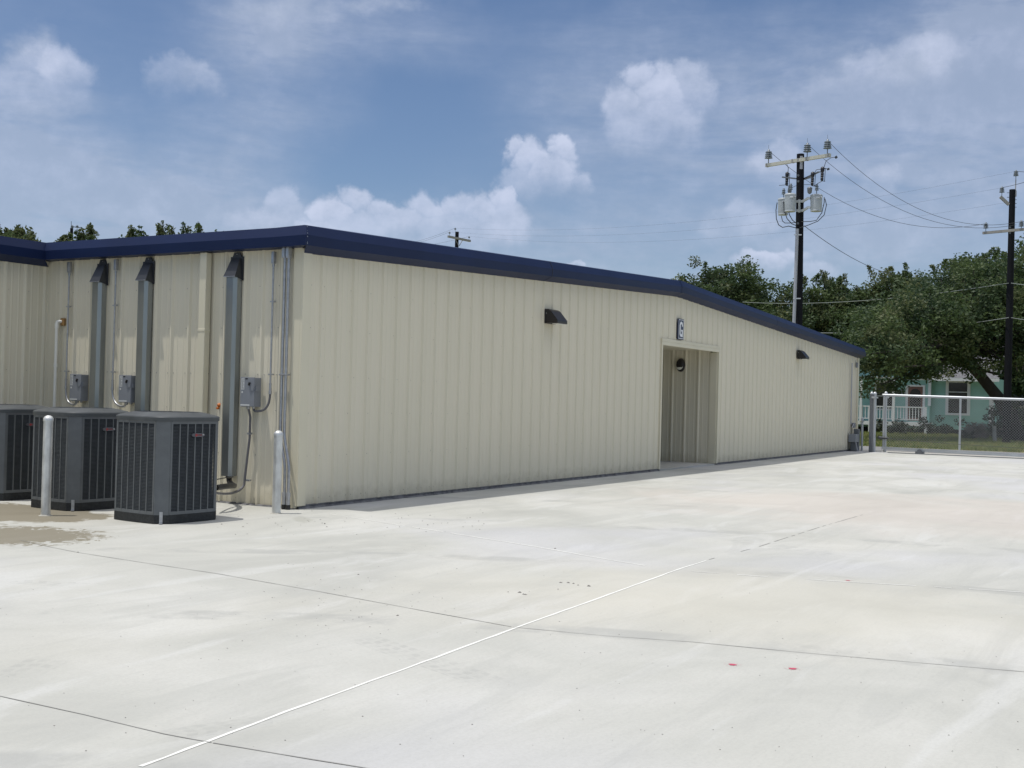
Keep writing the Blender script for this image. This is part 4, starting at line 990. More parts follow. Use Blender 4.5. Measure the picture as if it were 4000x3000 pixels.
tag((lambda bb: (bb.box((L_G-.42, -.09, 2.48), (L_G-.34, -.036, 2.64)), bb.build('small_box', M['box'], None, .006))[1])(MB()), 'small grey box high at the far end of the wall', 'electrical box')

# ------------------------------------------------------------------ sliding gate
def gp(px, py, x=XG): return gx(px, py, x)
gt = empty('sliding_gate', (XG, -3.5, GZ), 'long chain link sliding gate closing the yard beside the building', 'gate')
Ya = gp(3462, 1550)[1]; Yb = -12.0
zt_a, zb_a = gp(3462, 1550)[2], gp(3462, 1760)[2]
TZ = lambda y: 1.66+(y+.8)*.012; BZ = lambda y: .115+(y+.8)*.012
b = MB(); b.tube([(XG, -.95, TZ(-.95)), (XG, Yb, TZ(Yb))], .038, 10); b.build('top_rail', M['frail'], gt)
b = MB(); b.bar((XG, -.95, BZ(-.95)-.03), (XG, Yb, BZ(Yb)-.03), .06, .085); b.build('bottom_rail', M['frail'], gt)
yv = [gp(3552-90, 1650)[1], gp(3750, 1650)[1]]
yv = [-1.0, gp(3460, 1650)[1], gp(3750, 1650)[1], gp(3750, 1650)[1]-3.2, gp(3750, 1650)[1]-6.4]
for y in yv[:]:
    b = MB(); b.tube([(XG, y, BZ(y)), (XG, y, TZ(y))], .032, 10); b.build('upright', M['frail'], gt)
b = MB(); y = yv[1]; b.tube([(XG, -1.0, BZ(y)+.78), (XG, y, BZ(y)+.78)], .02, 8); b.build('brace', M['frail'], gt)
b = MB()
for yy in (gp(3595, 1700)[1], gp(3640, 1700)[1]-3.5): b.box((XG-.09, yy-.12, GZ+.01), (XG+.05, yy+.12, BZ(yy)-.075)); b.lathe((XG-.11, yy, GZ+.07), [(.07, 0), (.07, .05)], 12, (1, 0, 0))
b.build('roller', M['fpost'], gt)
b = MB()
def link(b, y0, y1, zl_, zh_, x, p=.075, r=.0019):
    H = zh_-zl_; n = int((abs(y1-y0)+H)/p)
    for k in range(n+1):
        for sg in (1, -1):
            # line: y = ys + sg*(z - zl)
            ys = (min(y0, y1)-H+k*p) if sg == 1 else (min(y0, y1)+k*p)
            za, zb_ = zl_, zh_; ya, yb_ = ys, ys+sg*H
            lo_, hi_ = min(y0, y1), max(y0, y1)
            def clip(ya, za, yb_, zb_):
                t0, t1 = 0., 1.; dy = yb_-ya
                if abs(dy) < 1e-6: return None
                ta, tb = (lo_-ya)/dy, (hi_-ya)/dy
                if ta > tb: ta, tb = tb, ta
                t0, t1 = max(t0, ta), min(t1, tb)
                if t1-t0 < 1e-3: return None
                return (ya+dy*t0, za+(zb_-za)*t0, ya+dy*t1, za+(zb_-za)*t1)
            c_ = clip(ya, za, yb_, zb_)
            if c_:
                A_, B_ = Vector((x+sg*.002, c_[0], c_[1])), Vector((x+sg*.002, c_[2], c_[3])); d = (B_-A_).normalized(); nx = Vector((r, 0, 0)); nz_ = d.cross(Vector((1, 0, 0)))*r
                b.raw([A_+nx, A_+nz_, A_-nx, A_-nz_, B_+nx, B_+nz_, B_-nx, B_-nz_], [(0, 1, 5, 4), (1, 2, 6, 5), (2, 3, 7, 6), (3, 0, 4, 7)])
link(b, -1.0, Yb, BZ(-6)+.01, TZ(-6)+.03, XG-.035); b.build('chain_mesh', M['chain'], gt)
b = MB(); b.box((XG-.35, -14, GZ+.002), (XG-.30, -1.2, GZ+.022)); tag(b.build('gate_track', M['fpost']), 'dark steel track in the concrete under the sliding gate', 'gate track')
b = MB()
c0, c1_ = gp(3425, 1709, XG-.08), gp(4100, 1757, XG-.08)
b.tube([c0, c0.lerp(c1_, .5)+Vector((0, 0, -.03)), c1_], .007, 6); b.tube([c0+Vector((0, -.05, 0)), c0+Vector((0, -.32, -.01))], [.05, .03], 8)
tag(b.build('gate_cable', M['wire']), 'thin dark cable hanging along the gate with a black clip', 'cable')
# gate posts
def post(px, py, r, h, m_, label, square=False, x=None):
    c = gx(px, py, x) if x else gz(px, py); t = empty('gate_post', (c.x, c.y, GZ), label, 'post', 'posts by the sliding gate')
    b = MB()
    if square: b.box((c.x-r, c.y-r, GZ), (c.x+r, c.y+r, GZ+h))
    else: b.lathe((c.x, c.y, GZ), [(r, 0), (r, h)], 14)
    b.build('shaft', m_, t)
    b = MB(); b.lathe((c.x, c.y, GZ), [(r*1.2, h+.001), (r*1.15, h+.03), (r*.5, h+.07), (0, h+.08)], 12); b.build('cap', M['frail'], t)
    b = MB(); b.box((c.x-r*1.6, c.y-r*1.6, GZ+h*.93), (c.x+r*1.6, c.y-r*.2, GZ+h*.96)); b.build('bracket', M['frail'], t)
post(3401, 1762, .048, 1.72, M['fpost'], 'dark steel gate post nearest the building wall', True, XG-.22)
post(3413, 1760, .05, 1.72, M['frail'], 'silver gate post just behind the dark one', False, XG+.05)
post(3456, 1758, .045, 1.74, M['frail'], 'silver gate post right of the double post', False, XG+.30)
post(3366, 1758, .035, .95, M['frail'], 'short silver post between the wall end and the gate', False, XG+.4)

# ------------------------------------------------------------------ teal house
HX = 54.6
hp = lambda zx, zy, x=HX: gx(3300+zx/3.16, 1350+zy/3.16, x)
zoff = GZ
house = empty('teal_house', (HX+3, 3, GZ), 'single storey teal house with white trim, grey shingle roof and a porch', 'house')
def hb(b, a, c, x0, x1):      # box between two picture corners on the facade, given depth range
    p, q = hp(*a), hp(*c); b.box((x0, min(p.y, q.y), min(p.z, q.z)), (x1, max(p.y, q.y), max(p.z, q.z)))
yr_ = hp(1830, 600).y; yl_ = hp(150, 600).y+1.0; ze = hp(1500, 398).z; zlow = hp(1500, 1040).z
ym_ = hp(1065, 600).y     # end of the gabled front bay
b = MB(); b.box((HX, yr_, zlow), (HX+7.5, ym_, ze)); b.build('wall', M['teal'], house)
b = MB(); b.box((HX-.35, ym_, zlow), (HX+7.5, yl_, ze)); yc_ = (ym_+yl_)/2; zpk = ze+1.15
b.poly([(HX-.35, ym_, ze), (HX-.35, yl_, ze), (HX-.35, yc_, zpk)]); b.build('wall', M['teal'], house)
b = MB(); b.box((HX+.02, yr_+.1, GZ-.02), (HX+7.4, yl_-.1, zlow-.001)); b.build('crawl_space', M['dark'], house)
b = MB()
b.poly([(HX-.55, yr_-.35, ze-.02), (HX-.55, ym_+.1, ze-.02), (HX+4, ym_+.1, ze+1.9), (HX+4, yr_-.35, ze+1.9)]); b.poly([(HX+4, yr_-.35, ze+1.9), (HX+4, yl_, ze+1.9), (HX+8.2, yl_, ze-.02), (HX+8.2, yr_-.35, ze-.02)])
b.poly([(HX-.8, ym_-.3, ze-.05), (HX-.8, yc_, zpk+.12), (HX+4, yc_, zpk+.12), (HX+4, ym_-.3, ze-.05)]); b.poly([(HX-.8, yc_, zpk+.12), (HX-.8, yl_+.3, ze-.05), (HX+4, yl_+.3, ze-.05), (HX+4, yc_, zpk+.12)])
b.build('roof', M['shingle'], house)
b = MB()
b.box((HX-.6, yr_-.36, ze-.19), (HX-.556, ym_-.3, ze-.03)); b.bar((HX-.83, ym_-.33, ze-.14), (HX-.83, yc_, zpk+.03), .04, .17, (1, 0, 0)); b.bar((HX-.83, yl_+.33, ze-.14), (HX-.83, yc_, zpk+.03), .04, .17, (1, 0, 0))
b.build('fascia', M['hwhite'], house)
b = MB()
hb(b, (1790, 400), (1835, 1035), HX-.04, HX-.001); hb(b, (1050, 410), (1078, 745), HX-.40, HX-.352); hb(b, (780, 405), (1075, 430), HX-.40, HX-.353)
b.build('corner_board', M['hwhite'], house)
def hwin(a, c, ga, gc, x, rails):
    b = MB(); p, q = hp(*a, x), hp(*c, x); gp0, gp1 = hp(*ga, x), hp(*gc, x)
    Y0, Y1, Z0_, Z1_ = min(p.y, q.y), max(p.y, q.y), min(p.z, q.z), max(p.z, q.z); y0, y1, z0_, z1_ = min(gp0.y, gp1.y), max(gp0.y, gp1.y), min(gp0.z, gp1.z), max(gp0.z, gp1.z)
    for (u0, v0, u1, v1) in ((Y0, Z0_, y0, Z1_), (y1, Z0_, Y1, Z1_), (y0, z1_, y1, Z1_), (y0, Z0_, y1, z0_)): b.box((x-.06, u0, v0), (x-.002, u1, v1))
    f = b.build('window', M['hwhite'], house)
    b = MB(); b.box((x-.025, y0, z0_), (x-.0015, y1, z1_)); b.build('pane', M['glass'], f)
    b = MB()
    for r_ in rails:
        z = hp(ga[0], r_, x).z; b.box((x-.045, y0, z-.02), (x-.026, y1, z+.02))
    b.build('sash_rail', M['hwhite'], f)
hwin((1250, 425), (1545, 865), (1285, 455), (1508, 838), HX, (572, 640))
hwin((370, 430), (600, 800), (395, 455), (585, 780), HX-.35, (620,))
dx = HX-.35
b = MB(); p, q = hp(755, 485, dx), hp(985, 930, dx); p2, q2 = hp(785, 505, dx), hp(958, 930, dx)
b.box((dx-.06, p.y, q.z), (dx-.002, p2.y, p.z)); b.box((dx-.06, q2.y, q.z), (dx-.002, q.y, p.z)); b.box((dx-.06, q2.y, p2.z), (dx-.002, p2.y, p.z)); dfr = b.build('door_frame', M['hwhite'], house)
b = MB(); b.box((dx-.04, q2.y, q.z), (dx-.0015, p2.y, p2.z)); dr = b.build('door', M['hdoor'], house)
b = MB(); cy = (p2.y+q2.y)/2; rw_ = abs(p2.y-q2.y)/2*.74; zc_ = hp(870, 600, dx).z
vs = [(dx-.046, cy+rw_*math.cos(R_(a)), zc_+rw_*1.05*math.sin(R_(a))) for a in range(0, 181, 15)]+[(dx-.046, cy-rw_, q.z+.15), (dx-.046, cy+rw_, q.z+.15)]; b.poly(vs); b.build('pane', M['glass'], dr)
b = MB(); c = hp(685, 585, dx-.03); n = 16; b.poly([(dx-.03, c.y+.32*math.cos(2*math.pi*k/n), c.z+.18*math.sin(2*math.pi*k/n)) for k in range(n)]); b.lathe((dx-.02, c.y, c.z), [(.15, 0), (.13, .015)], 16, (-1, 0, 0)); b.build('plaque', M['box'], house)
# porch
PX = HX-2.1
pp_ = lambda zx, zy: hp(zx, zy, PX)
porch_l = pp_(150, 700).y+1.2; porch_r = pp_(1012, 700).y; zd = pp_(600, 942).z; zrt = pp_(600, 748).z; zrb = pp_(600, 905).z; zb2 = pp_(600, 985).z
b = MB(); b.box((PX+.04, porch_r, zd-.05), (HX-.36, porch_l, zd)); b.box((PX, porch_r, zb2), (PX+.039, porch_l, zd+.01)); b.build('porch_deck', M['hwhite'], house)
b = MB(); b.box((PX+.0, porch_r, zrt-.06), (PX+.09, porch_l, zrt)); b.box((PX+.02, porch_r, zrb-.03), (PX+.07, porch_l, zrb+.02))
n = int((porch_l-porch_r)/.15)
for i in range(n): y = porch_r+.1+i*.15; b.box((PX+.025, y-.02, zrb+.021), (PX+.06, y+.02, zrt-.061))
b.build('railing', M['hwhite'], house)
for zx, full in ((605, 1), (1000, 0), (200, 1), (310, 0)):
    y = pp_(zx, 700).y; b = MB(); b.box((PX-.012, y-.055, GZ), (PX-.002, y+.055, zrt)) if not full else b.box((PX-.06, y-.06, zd), (PX-.002, y+.06, ze-.05)); b.build('porch_post', M['hwhite'], house)
for zx in (735, 450, 1000):
    y = pp_(zx, 1050).y; b = MB(); b.box((PX+.1, y-.06, GZ), (PX+.2, y+.06, zd-.06)); b.build('porch_leg', M['hwhite'], house)
b = MB(); b.poly([(PX-.1, porch_r-.1, ze-.12), (PX-.1, porch_l, ze-.12), (HX-.36, porch_l, ze-.02), (HX-.36, porch_r+.0, ze-.02)]) if False else b.box((PX, pp_(620, 0).y, ze-.10), (HX-.36, porch_l, ze-.05)); b.build('porch_roof', M['hwhite'], house)

# ------------------------------------------------------------------ trees
LEAF = []
for i, (c1, c2) in enumerate([((.048, .082, .030), (.115, .158, .060)), ((.036, .066, .032), (.085, .124, .056)), ((.085, .108, .044), (.155, .175, .082))]):
    LEAF.append(mat('leaves_%s' % 'abc'[i], c1, rough=.55, col2=c2, vscale=.7, detail=3, trans=.38, spec=.3))
BARK = mat('bark', (.035, .030, .026), rough=.9, var=.35, vscale=4, bump=.6, bscale=12)
def leaf_cloud(b, rg, c, r, n, ls, flat=.75):
    for _ in range(n):
        # denser to the outside of each clump
        d = Vector((rg.gauss(0, 1), rg.gauss(0, 1), rg.gauss(0, 1))).normalized()*r*(rg.random()**.45)
        p = c+Vector((d.x, d.y, d.z*flat)); s = ls*rg.uniform(.6, 1.3)
        u = Vector((rg.gauss(0, 1), rg.gauss(0, 1), rg.gauss(0, .7))).normalized(); v = u.cross(Vector((rg.gauss(0, 1), rg.gauss(0, 1), rg.gauss(0, 1)))).normalized()
        b.poly([p-u*s, p-v*s*.5, p+u*s, p+v*s*.5])
def tree(name, base, height, crown, label, seed, ls=.10, n_cl=150, per=150, trunk_r=.3, lean=(0, 0), group='trees around the yard', mats=None, sprig=20, trunkpts=None):
    """crown: list of (dx, dy, z, rx, ry, rz) lobes relative to the base"""
    rg = random.Random(seed); base = Vector(base)
    t = empty(name, base, label, 'tree', group)
    tr = MB(); lobes = crown
    fork = base+Vector((lean[0], lean[1], height*.30))
    if trunkpts: tr.tube(trunkpts, [trunk_r*(1-.5*i/(len(trunkpts)-1)) for i in range(len(trunkpts))], 10); fork = Vector(trunkpts[-1])
    else: tr.tube([base-Vector((0, 0, .1)), base+Vector((lean[0]*.4, lean[1]*.4, height*.14)), fork], [trunk_r*1.25, trunk_r, trunk_r*.8], 10)
    cb = MB(); vol = [l[3]*l[4]*l[5] for l in lobes]
    for li in range(n_cl):
        L = rg.choices(lobes, [v**.67 for v in vol])[0]
        d = Vector((rg.gauss(0, 1), rg.gauss(0, 1), rg.gauss(0, 1))).normalized()
        k = rg.random()**.28
        c = base+Vector((L[0]+d.x*L[3]*k, L[1]+d.y*L[4]*k, L[2]+d.z*L[5]*k))
        cb.mat(rg.choices((0, 1, 2), (5, 4, 2))[0])
        r = rg.uniform(.45, .95)*min(1, L[5]*.45+.3)
        leaf_cloud(cb, rg, c, r, int(per*r*r/.5), ls)
        if li % 7 == 0:
            mid = fork.lerp(c, .5)+Vector((rg.uniform(-.4, .4), rg.uniform(-.4, .4), rg.uniform(-.3, .4)))
            tr.tube([fork, fork.lerp(mid, .5)+Vector((rg.uniform(-.2, .2), 0, .1)), mid, c], [trunk_r*.42, trunk_r*.3, trunk_r*.18, .02], 6)
    for _ in range(sprig):      # twigs breaking the top outline
        L = rg.choice(lobes); a = rg.random()*6.28; k = rg.uniform(.1, .65)
        c = base+Vector((L[0]+math.cos(a)*L[3]*k, L[1]+math.sin(a)*L[4]*k, L[2]+L[5]*math.sqrt(max(0, 1-k*k))))
        h = rg.uniform(.25, .75); tip = c+Vector((rg.uniform(-.3, .3), rg.uniform(-.3, .3), h))
        tr.tube([c-Vector((0, 0, .5)), tip], [.03, .008], 4)
        cb.mat(rg.choice((0, 2)))
        for q in range(6): leaf_cloud(cb, rg, c.lerp(tip, q/5-.2), .30*(1-.10*q), 16, ls*.85)
    cb.build('crown', mats or LEAF, t); tr.build('trunk', BARK, t)
    return t
def tpos(px, D): p = at(px, 1700, D); return Vector((p.x, p.y, GZ))
def zof(px, py, D): return at(px, py, D).z-GZ
# right-hand background, left to right.  Crowns are sized in metres from their picture extents.
def spec(px0, px1, ptop, pbot, D, n=4, seed=0, dep=1.0):
    rg = random.Random(seed); cx = (px0+px1)/2; Wd = (px1-px0)/FPX*D; zt = zof(cx, ptop, D); zbm = zof(cx, pbot, D)
    lob = []; rad = Wd/2; hz_ = (zt-zbm)/2
    for i in range(n):
        f = (i+.5)/n*2-1; lat = f*rad*.62; rr = rad*.55*rg.uniform(.85, 1.1); top = zt-(f*f)*hz_*.5*rg.uniform(.6, 1.3)-rg.uniform(0, .3)
        rz = min(hz_, rr)*rg.uniform(.85, 1.05)
        lob.append((R2.x*lat+_F.x*rg.uniform(-1, 1)*dep, R2.y*lat+_F.y*rg.uniform(-1, 1)*dep, top-rz, rr, rr, rz))
        if zbm < top-2.4*rz: lob.append((R2.x*lat*1.1+_F.x*rg.uniform(-1, 1)*dep, R2.y*lat*1.1, (zbm+top)/2-.3*rz, rr*1.05, rr*1.05, (top-zbm)/2))
    return tpos(cx, D), lob, zt
def T(name, a, label, seed, **kw):
    base, lob, zt = spec(*a, seed=seed); return tree(name, base, zt, lob, label, seed, **kw)
T('oak_tree', (2560, 3050, 1003, 1500, 78, 5), 'rounded oak rising just behind the roof, left of the transformer pole', 1, ls=.115, n_cl=360, per=135, sprig=4)
T('oak_tree', (2930, 3440, 1070, 1500, 74, 5), 'oak behind the transformer pole, lower than its neighbours', 2, ls=.11, n_cl=350, per=135, sprig=14)
T('oak_tree', (3270, 3720, 1045, 1560, 72, 4), 'dense oak between the two tall poles', 3, ls=.11, n_cl=290, per=135, sprig=20)
T('oak_tree', (3560, 4250, 990, 1400, 80, 5), 'tall oak behind the house on the far right', 4, ls=.115, n_cl=360, per=135, sprig=26)
# big oak in front of the house, leaning trunk
Dk = 51; bb = tpos(3985, Dk)
def kp(zx, zy, D=Dk): return at(3300+zx/3.16, 1350+zy/3.16, D)
def lobe(px, py, rx, rz, D): p = at(px, py, D); return (p.x-bb.x, p.y-bb.y, p.z-GZ, rx, rx, rz)
tp = [Vector((bb.x, bb.y, GZ-.1)), kp(2060, 900), kp(1900, 650), kp(1680, 380), kp(1500, 200), at(3740, 1370, Dk)]
tree('oak_tree', bb, 7.5, [lobe(3560, 1290, 2.6, 1.7, 50), lobe(3430, 1330, 1.6, 1.2, 47), lobe(3700, 1240, 2.6, 1.7, 53), lobe(3850, 1180, 2.6, 1.8, 52), lobe(3980, 1230, 2.6, 2.0, 50), lobe(3480, 1450, 1.1, .7, 48), lobe(3440, 1390, 1.2, .8, 46), lobe(3640, 1390, 1.9, .7, 52), lobe(4080, 1130, 2.8, 2.2, 52), lobe(3390, 1500, .6, .5, 47), lobe(3930, 1330, 1.6, .8, 54), lobe(3750, 1130, 2.2, 1.2, 56), lobe(4090, 1390, 1.6, 1.0, 50), lobe(3520, 1400, 1.3, .8, 47), lobe(3420, 1450, .9, .6, 47), lobe(3590, 1450, .9, .45, 48), lobe(3700, 1420, 1.3, .5, 50), lobe(3830, 1430, 1.3, .45, 49), lobe(3960, 1460, 1.1, .6, 49), lobe(3800, 1300, 2.2, 1.0, 50), lobe(3870, 1390, 1.5, .6, 50), lobe(3760, 1440, 1.0, .4, 49), lobe(3640, 1450, .9, .4, 48), lobe(3950, 1390, 1.5, .7, 50)],
     'big spreading oak over the teal house, dark trunk leaning left', 9, ls=.085, n_cl=680, per=145, trunk_r=.33, trunkpts=tp, sprig=22)
# trees showing over the roof at the left
T('background_tree', (-260, 175, 862, 1300, 62, 4), 'green tree top above the wing roof at the far left', 11, ls=.13, n_cl=150, per=85, sprig=22)
T('background_tree', (225, 385, 898, 1200, 64, 3), 'tree top beside the small utility pole at the left', 12, ls=.12, n_cl=60, per=65, sprig=12)
T('background_tree', (470, 560, 897, 1200, 64, 2), 'small tuft of leaves over the navy eave, left of the tallest tuft', 13, ls=.11, n_cl=26, per=55, sprig=7)
T('background_tree', (575, 700, 878, 1200, 64, 2), 'tallest tuft of leaves over the navy eave', 14, ls=.11, n_cl=34, per=60, sprig=8)
T('background_tree', (690, 850, 892, 1200, 64, 3), 'tuft of leaves over the navy eave nearest the corner', 15, ls=.11, n_cl=34, per=55, sprig=10)
# shrubs by the house
def shrub(px, py, D, r, h, label, seed, mats=None):
    rg = random.Random(seed); p = tpos(px, D); t = empty('shrub', p, label, 'shrub', 'shrubs in front of the teal house'); b = MB()
    for k in range(int(16*max(1, r*r*h*2))):
        b.mat(rg.choice((0, 1, 2))); c = p+Vector((rg.uniform(-r, r), rg.uniform(-r, r), rg.uniform(.12, h))); leaf_cloud(b, rg, c, .28, 60, .07)
    b.build('foliage', mats or LEAF, t)
    b = MB()
    for k in range(4): b.tube([p, p+Vector((rg.uniform(-r, r)*.6, rg.uniform(-r, r)*.6, h*.8))], [.02, .006], 4)
    b.build('stem', BARK, t)
SHR = [mat('shrub_leaf_'+k, c, rough=.6) for k, c in (('a', (.018, .030, .014)), ('b', (.030, .045, .018)), ('c', (.010, .018, .010)))]
shrub(3480, 1700, 58, .7, .7, 'dark shrub by the left porch posts', 21, SHR)
shrub(3640, 1700, 60, .8, .9, 'dark shrub at the right end of the porch', 22, SHR)
DRY = [mat('dry_leaf_a', (.16, .14, .12), rough=.8, var=.3), mat('dry_leaf_b', (.08, .085, .06), rough=.8), mat('dry_leaf_c', (.22, .20, .18), rough=.8)]
shrub(3800, 1700, 52, .6, .8, 'greyish shrub with pale twigs left of the wooden stake', 23, DRY)
shrub(3960, 1700, 53, 1.0, 1.9, 'dark tall bush at the right end of the house behind the gate', 25, SHR)
T('background_tree', (3900, 4400, 1330, 1680, 66, 4), 'dark low tree filling the gap right of the teal house', 31, ls=.13, n_cl=200, per=110, sprig=6)
shrub(3860, 1700, 56, .7, .4, 'low greyish shrub against the right end of the house', 24, DRY)
c = tpos(3886, 50); b = MB(); b.tube([c, c+Vector((0, .03, .62))], [.085, .08], 10); b.tube([c+Vector((0, .03, .62)), c+Vector((0, .03, .66))], [.088, .085], 10)
tag(b.build('wooden_stake', mat('weathered_wood', (.30, .30, .27), rough=.9, var=.2)), 'short weathered wooden post on the lawn left of the dark pole', 'post')

# ------------------------------------------------------------------ utility poles
def insulator(b, base, s=1., n=4, r=.075, up=(0, 0, 1)):
    prof = [(.012, 0), (.012, .13)]
    z = .13
    for i in range(n): prof += [(r*.45, z), (r*(1-.06*i), z+.01), (r*.9*(1-.06*i), z+.028), (r*.45, z+.036)]; z += .05
    prof += [(.03, z), (.03, z+.03), (0.005, z+.035)]
    b.lathe(base, [(a*s, h*s) for a, h in prof], 12, up)
z1 = lambda zx, zy, D=45: at(2900+zx/3.318, 520+zy/3.318, D)
DM = 45
pole = at(3127, 602, DM); pb = at(3118, 1300, DM); 
t = empty('transformer_pole', (pb.x, pb.y, GZ), 'tall black utility pole carrying three grey transformers behind the building', 'utility pole', 'utility poles')
slope = (pole-pb)/(pole.z-pb.z); foot = pb+slope*(GZ-pb.z)
b = MB(); b.tube([foot, pole], [.165, .14], 16); b.build('pole', M['wood'], t)
al, ar = z1(305, 420, 46.0), z1(1140, 285, 43.9)
yv_ = (ar-al).normalized()
b = MB(); b.bar(al, ar, .10, .125); b.build('crossarm', M['arm'], t)
b = MB()
for f in (.02, .43, .52, .65, .98): p = al.lerp(ar, f); b.bar(p-yv_*.035, p+yv_*.035, .115, .14)
b.build('arm_bracket', M['armg'], t)
b = MB(); b.obox(pole+Vector((0, 0, -.35))-_F*.15, R2*.05, _F*.01, (0, 0, .25)); b.build('arm_plate', M['riser'], t)
instops = []
for zx, zy, D, f in ((340, 375, 46, .04), (850, 310, 44.7, .65), (1105, 262, 43.95, .955)):
    p = al.lerp(ar, f)+Vector((0, 0, .06)); b = MB(); insulator(b, p, 1.5, 4, .105); b.tube([p+Vector((0, 0, .5)), p+Vector((-.02, 0, .72))], .006, 5); b.build('insulator', M['ins'], t); instops.append(p+Vector((0, 0, .50)))
# cutout arms
b = MB(); pl = z1(700, 590); pr = z1(800, 590)
b.bar(pl, z1(515, 570, 45.3), .05); b.bar(pr, z1(985, 505, 44), .05); b.bar(z1(800, 598), z1(900, 570, 44), .04); b.bar(z1(985, 505, 44), z1(1050, 500, 43.6), .04); b.build('cutout_arm', M['steel'], t)
def cutout(zx, zy, D, k=1.):
    p = z1(zx, zy, D); b = MB()
    b.lathe(p, [(.03, 0), (.055, .03), (.055, .12), (.035, .13), (.06, .16), (.06, .2), (.035, .21), (.062, .24), (.062, .28), (.035, .3), (.05, .32), (.075, .40), (.07, .5), (.02, .54)], 10, (.12, 0, 1))
    b.bar(p+Vector((0, -.10, -.02)), p+Vector((0, -.12, .45)), .018); b.bar(p+Vector((0, 0, .45)), p+Vector((0, -.13, .45)), .02); b.bar(p, p+Vector((0, -.12, -.03)), .02)
    b.build('fuse_cutout', M['insb'], t)
cutout(572, 680, 45.3); cutout(903, 682, 44); cutout(1030, 618, 43.6)
def transformer(zx0, zx1, zt, zb_, D):
    a, c = z1(zx0, zt, D), z1(zx1, zt, D); cen = (a+c)/2; r = (c-a).length/2; zlo = z1((zx0+zx1)/2, zb_, D).z; H = cen.z-zlo; base = Vector((cen.x, cen.y, zlo))
    b = MB(); b.lathe(base, [(r*.9, 0), (r*.9, .03), (r*.88, .035), (r*.9, .06), (r*.93, H*.5), (r*.96, H*.93)], 24)
    k = b.build('transformer', M['tank'], t)
    b = MB(); b.lathe(base, [(r*1.0, H*.90), (r*1.0, H*.95), (r*.95, H*.99), (r*.6, H*1.03), (.001, H*1.045)], 24); b.build('lid', M['tank'], k)
    b = MB(); insulator(b, base+Vector((0, 0, H*1.0)), 1.3, 3, .06, (.1, 0, 1)); b.build('bushing', M['ins'], k)
    b = MB(); b.lathe(base+R2*r*.55-_F*r*.80+Vector((0, 0, H*.82)), [(.03, 0), (.03, .06)], 8, -_F); b.box(tuple(base-_F*r*.97+Vector((-.03, -.06, H*.75))), tuple(base-_F*r*.93+Vector((.03, .06, H*.83)))); b.build('terminal', M['hwhite'], k)
    return base, r, H
transformer(545, 700, 790, 1020, 44.6); transformer(460, 600, 850, 1062, 45.5); transformer(880, 1040, 800, 1015, 44.3)
b = MB()
for zy in (885, 1005): b.bar(z1(700, zy, 44.8), z1(800, zy, 44.8), .06, .09); b.bar(z1(780, zy, 44.8), z1(850, zy-40, 44.4), .05, .09); b.bar(z1(845, zy-42, 44.4), z1(885, zy-40, 44.3), .05, .09)
b.bar(z1(740, 860, 44.8), z1(740, 1030, 44.8), .05, .12); b.build('mounting_bracket', M['tank'], t)
b = MB(); p = z1(872, 740, 44.2); b.lathe(p+Vector((0, 0, -.14)), [(.03, 0), (.08, .05), (.09, .16), (.1, .22), (.05, .26)], 10); b.lathe(z1(615, 745, 44.8)+Vector((0, 0, -.1)), [(.05, 0), (.08, .08), (.05, .2), (.03, .28)], 10, (-.3, 0, 1)); b.build('arrester', M['steel'], t)
b = MB()
def jump(pts, r=.012, D=44.7): b.tube([q for i in range(len(pts)-1) for q in [z1(*pts[i], D), ]]+[z1(*pts[-1], D)], r, 6)
jump([(450, 900), (435, 1000), (440, 1110), (470, 1190), (520, 1222), (600, 1205), (690, 1228)], .016); jump([(535, 880), (540, 1000), (580, 1110), (640, 1175), (690, 1195)], .016); jump([(580, 870), (585, 960), (610, 1060), (650, 1130), (695, 1165)], .016)
jump([(505, 1075), (520, 1140), (550, 1165), (620, 1165), (690, 1158)], .014); jump([(1060, 830), (1060, 900), (1030, 1030), (960, 1130), (880, 1145), (760, 1148)], .015); jump([(1070, 850), (1090, 930), (1060, 1060), (980, 1140), (860, 1190), (740, 1228)], .015)
jump([(575, 405), (595, 450), (590, 520)]); jump([(1215, 310), (1150, 318), (1085, 360), (1055, 450)]); jump([(1120, 460), (1060, 462), (960, 475), (920, 535)]); jump([(1035, 620), (980, 650), (940, 680)]); jump([(475, 678), (570, 670)], .01); jump([(620, 715), (700, 680)], .009); jump([(800, 668), (880, 668)], .009)
jump([(1205, 300), (1225, 325)], .05); jump([(1108, 455), (1118, 478)], .05)
b.build('jumper_wire', M['wire'], t)
b = MB(); q0, q1 = z1(711, 1240, 44.7), at(3100, 1300, 44.7); b.tube([q0+(q1-q0)*1.9, q0], .062, 12); b.build('riser_pipe', M['riser'], t)
b = MB()
for zx, zy in ((718, 1318),): p = z1(zx, zy, 44.66); b.bar(p-R2*.42*.33, p+R2*.42*.33, .03, .04)
for py in (1166,): p = at(3113, py, 44.66); b.bar(p-R2*.14, p+R2*.14, .03, .04)
b.build('strap', M['hwhite'], t)
b = MB()
for zx, zy in ((722, 548), (722, 625), (718, 1170)): b.lathe(z1(zx, zy, 44.82), [(.045, 0), (.045, .02)], 8, -_F)
b.build('bolt', M['steel'], t)

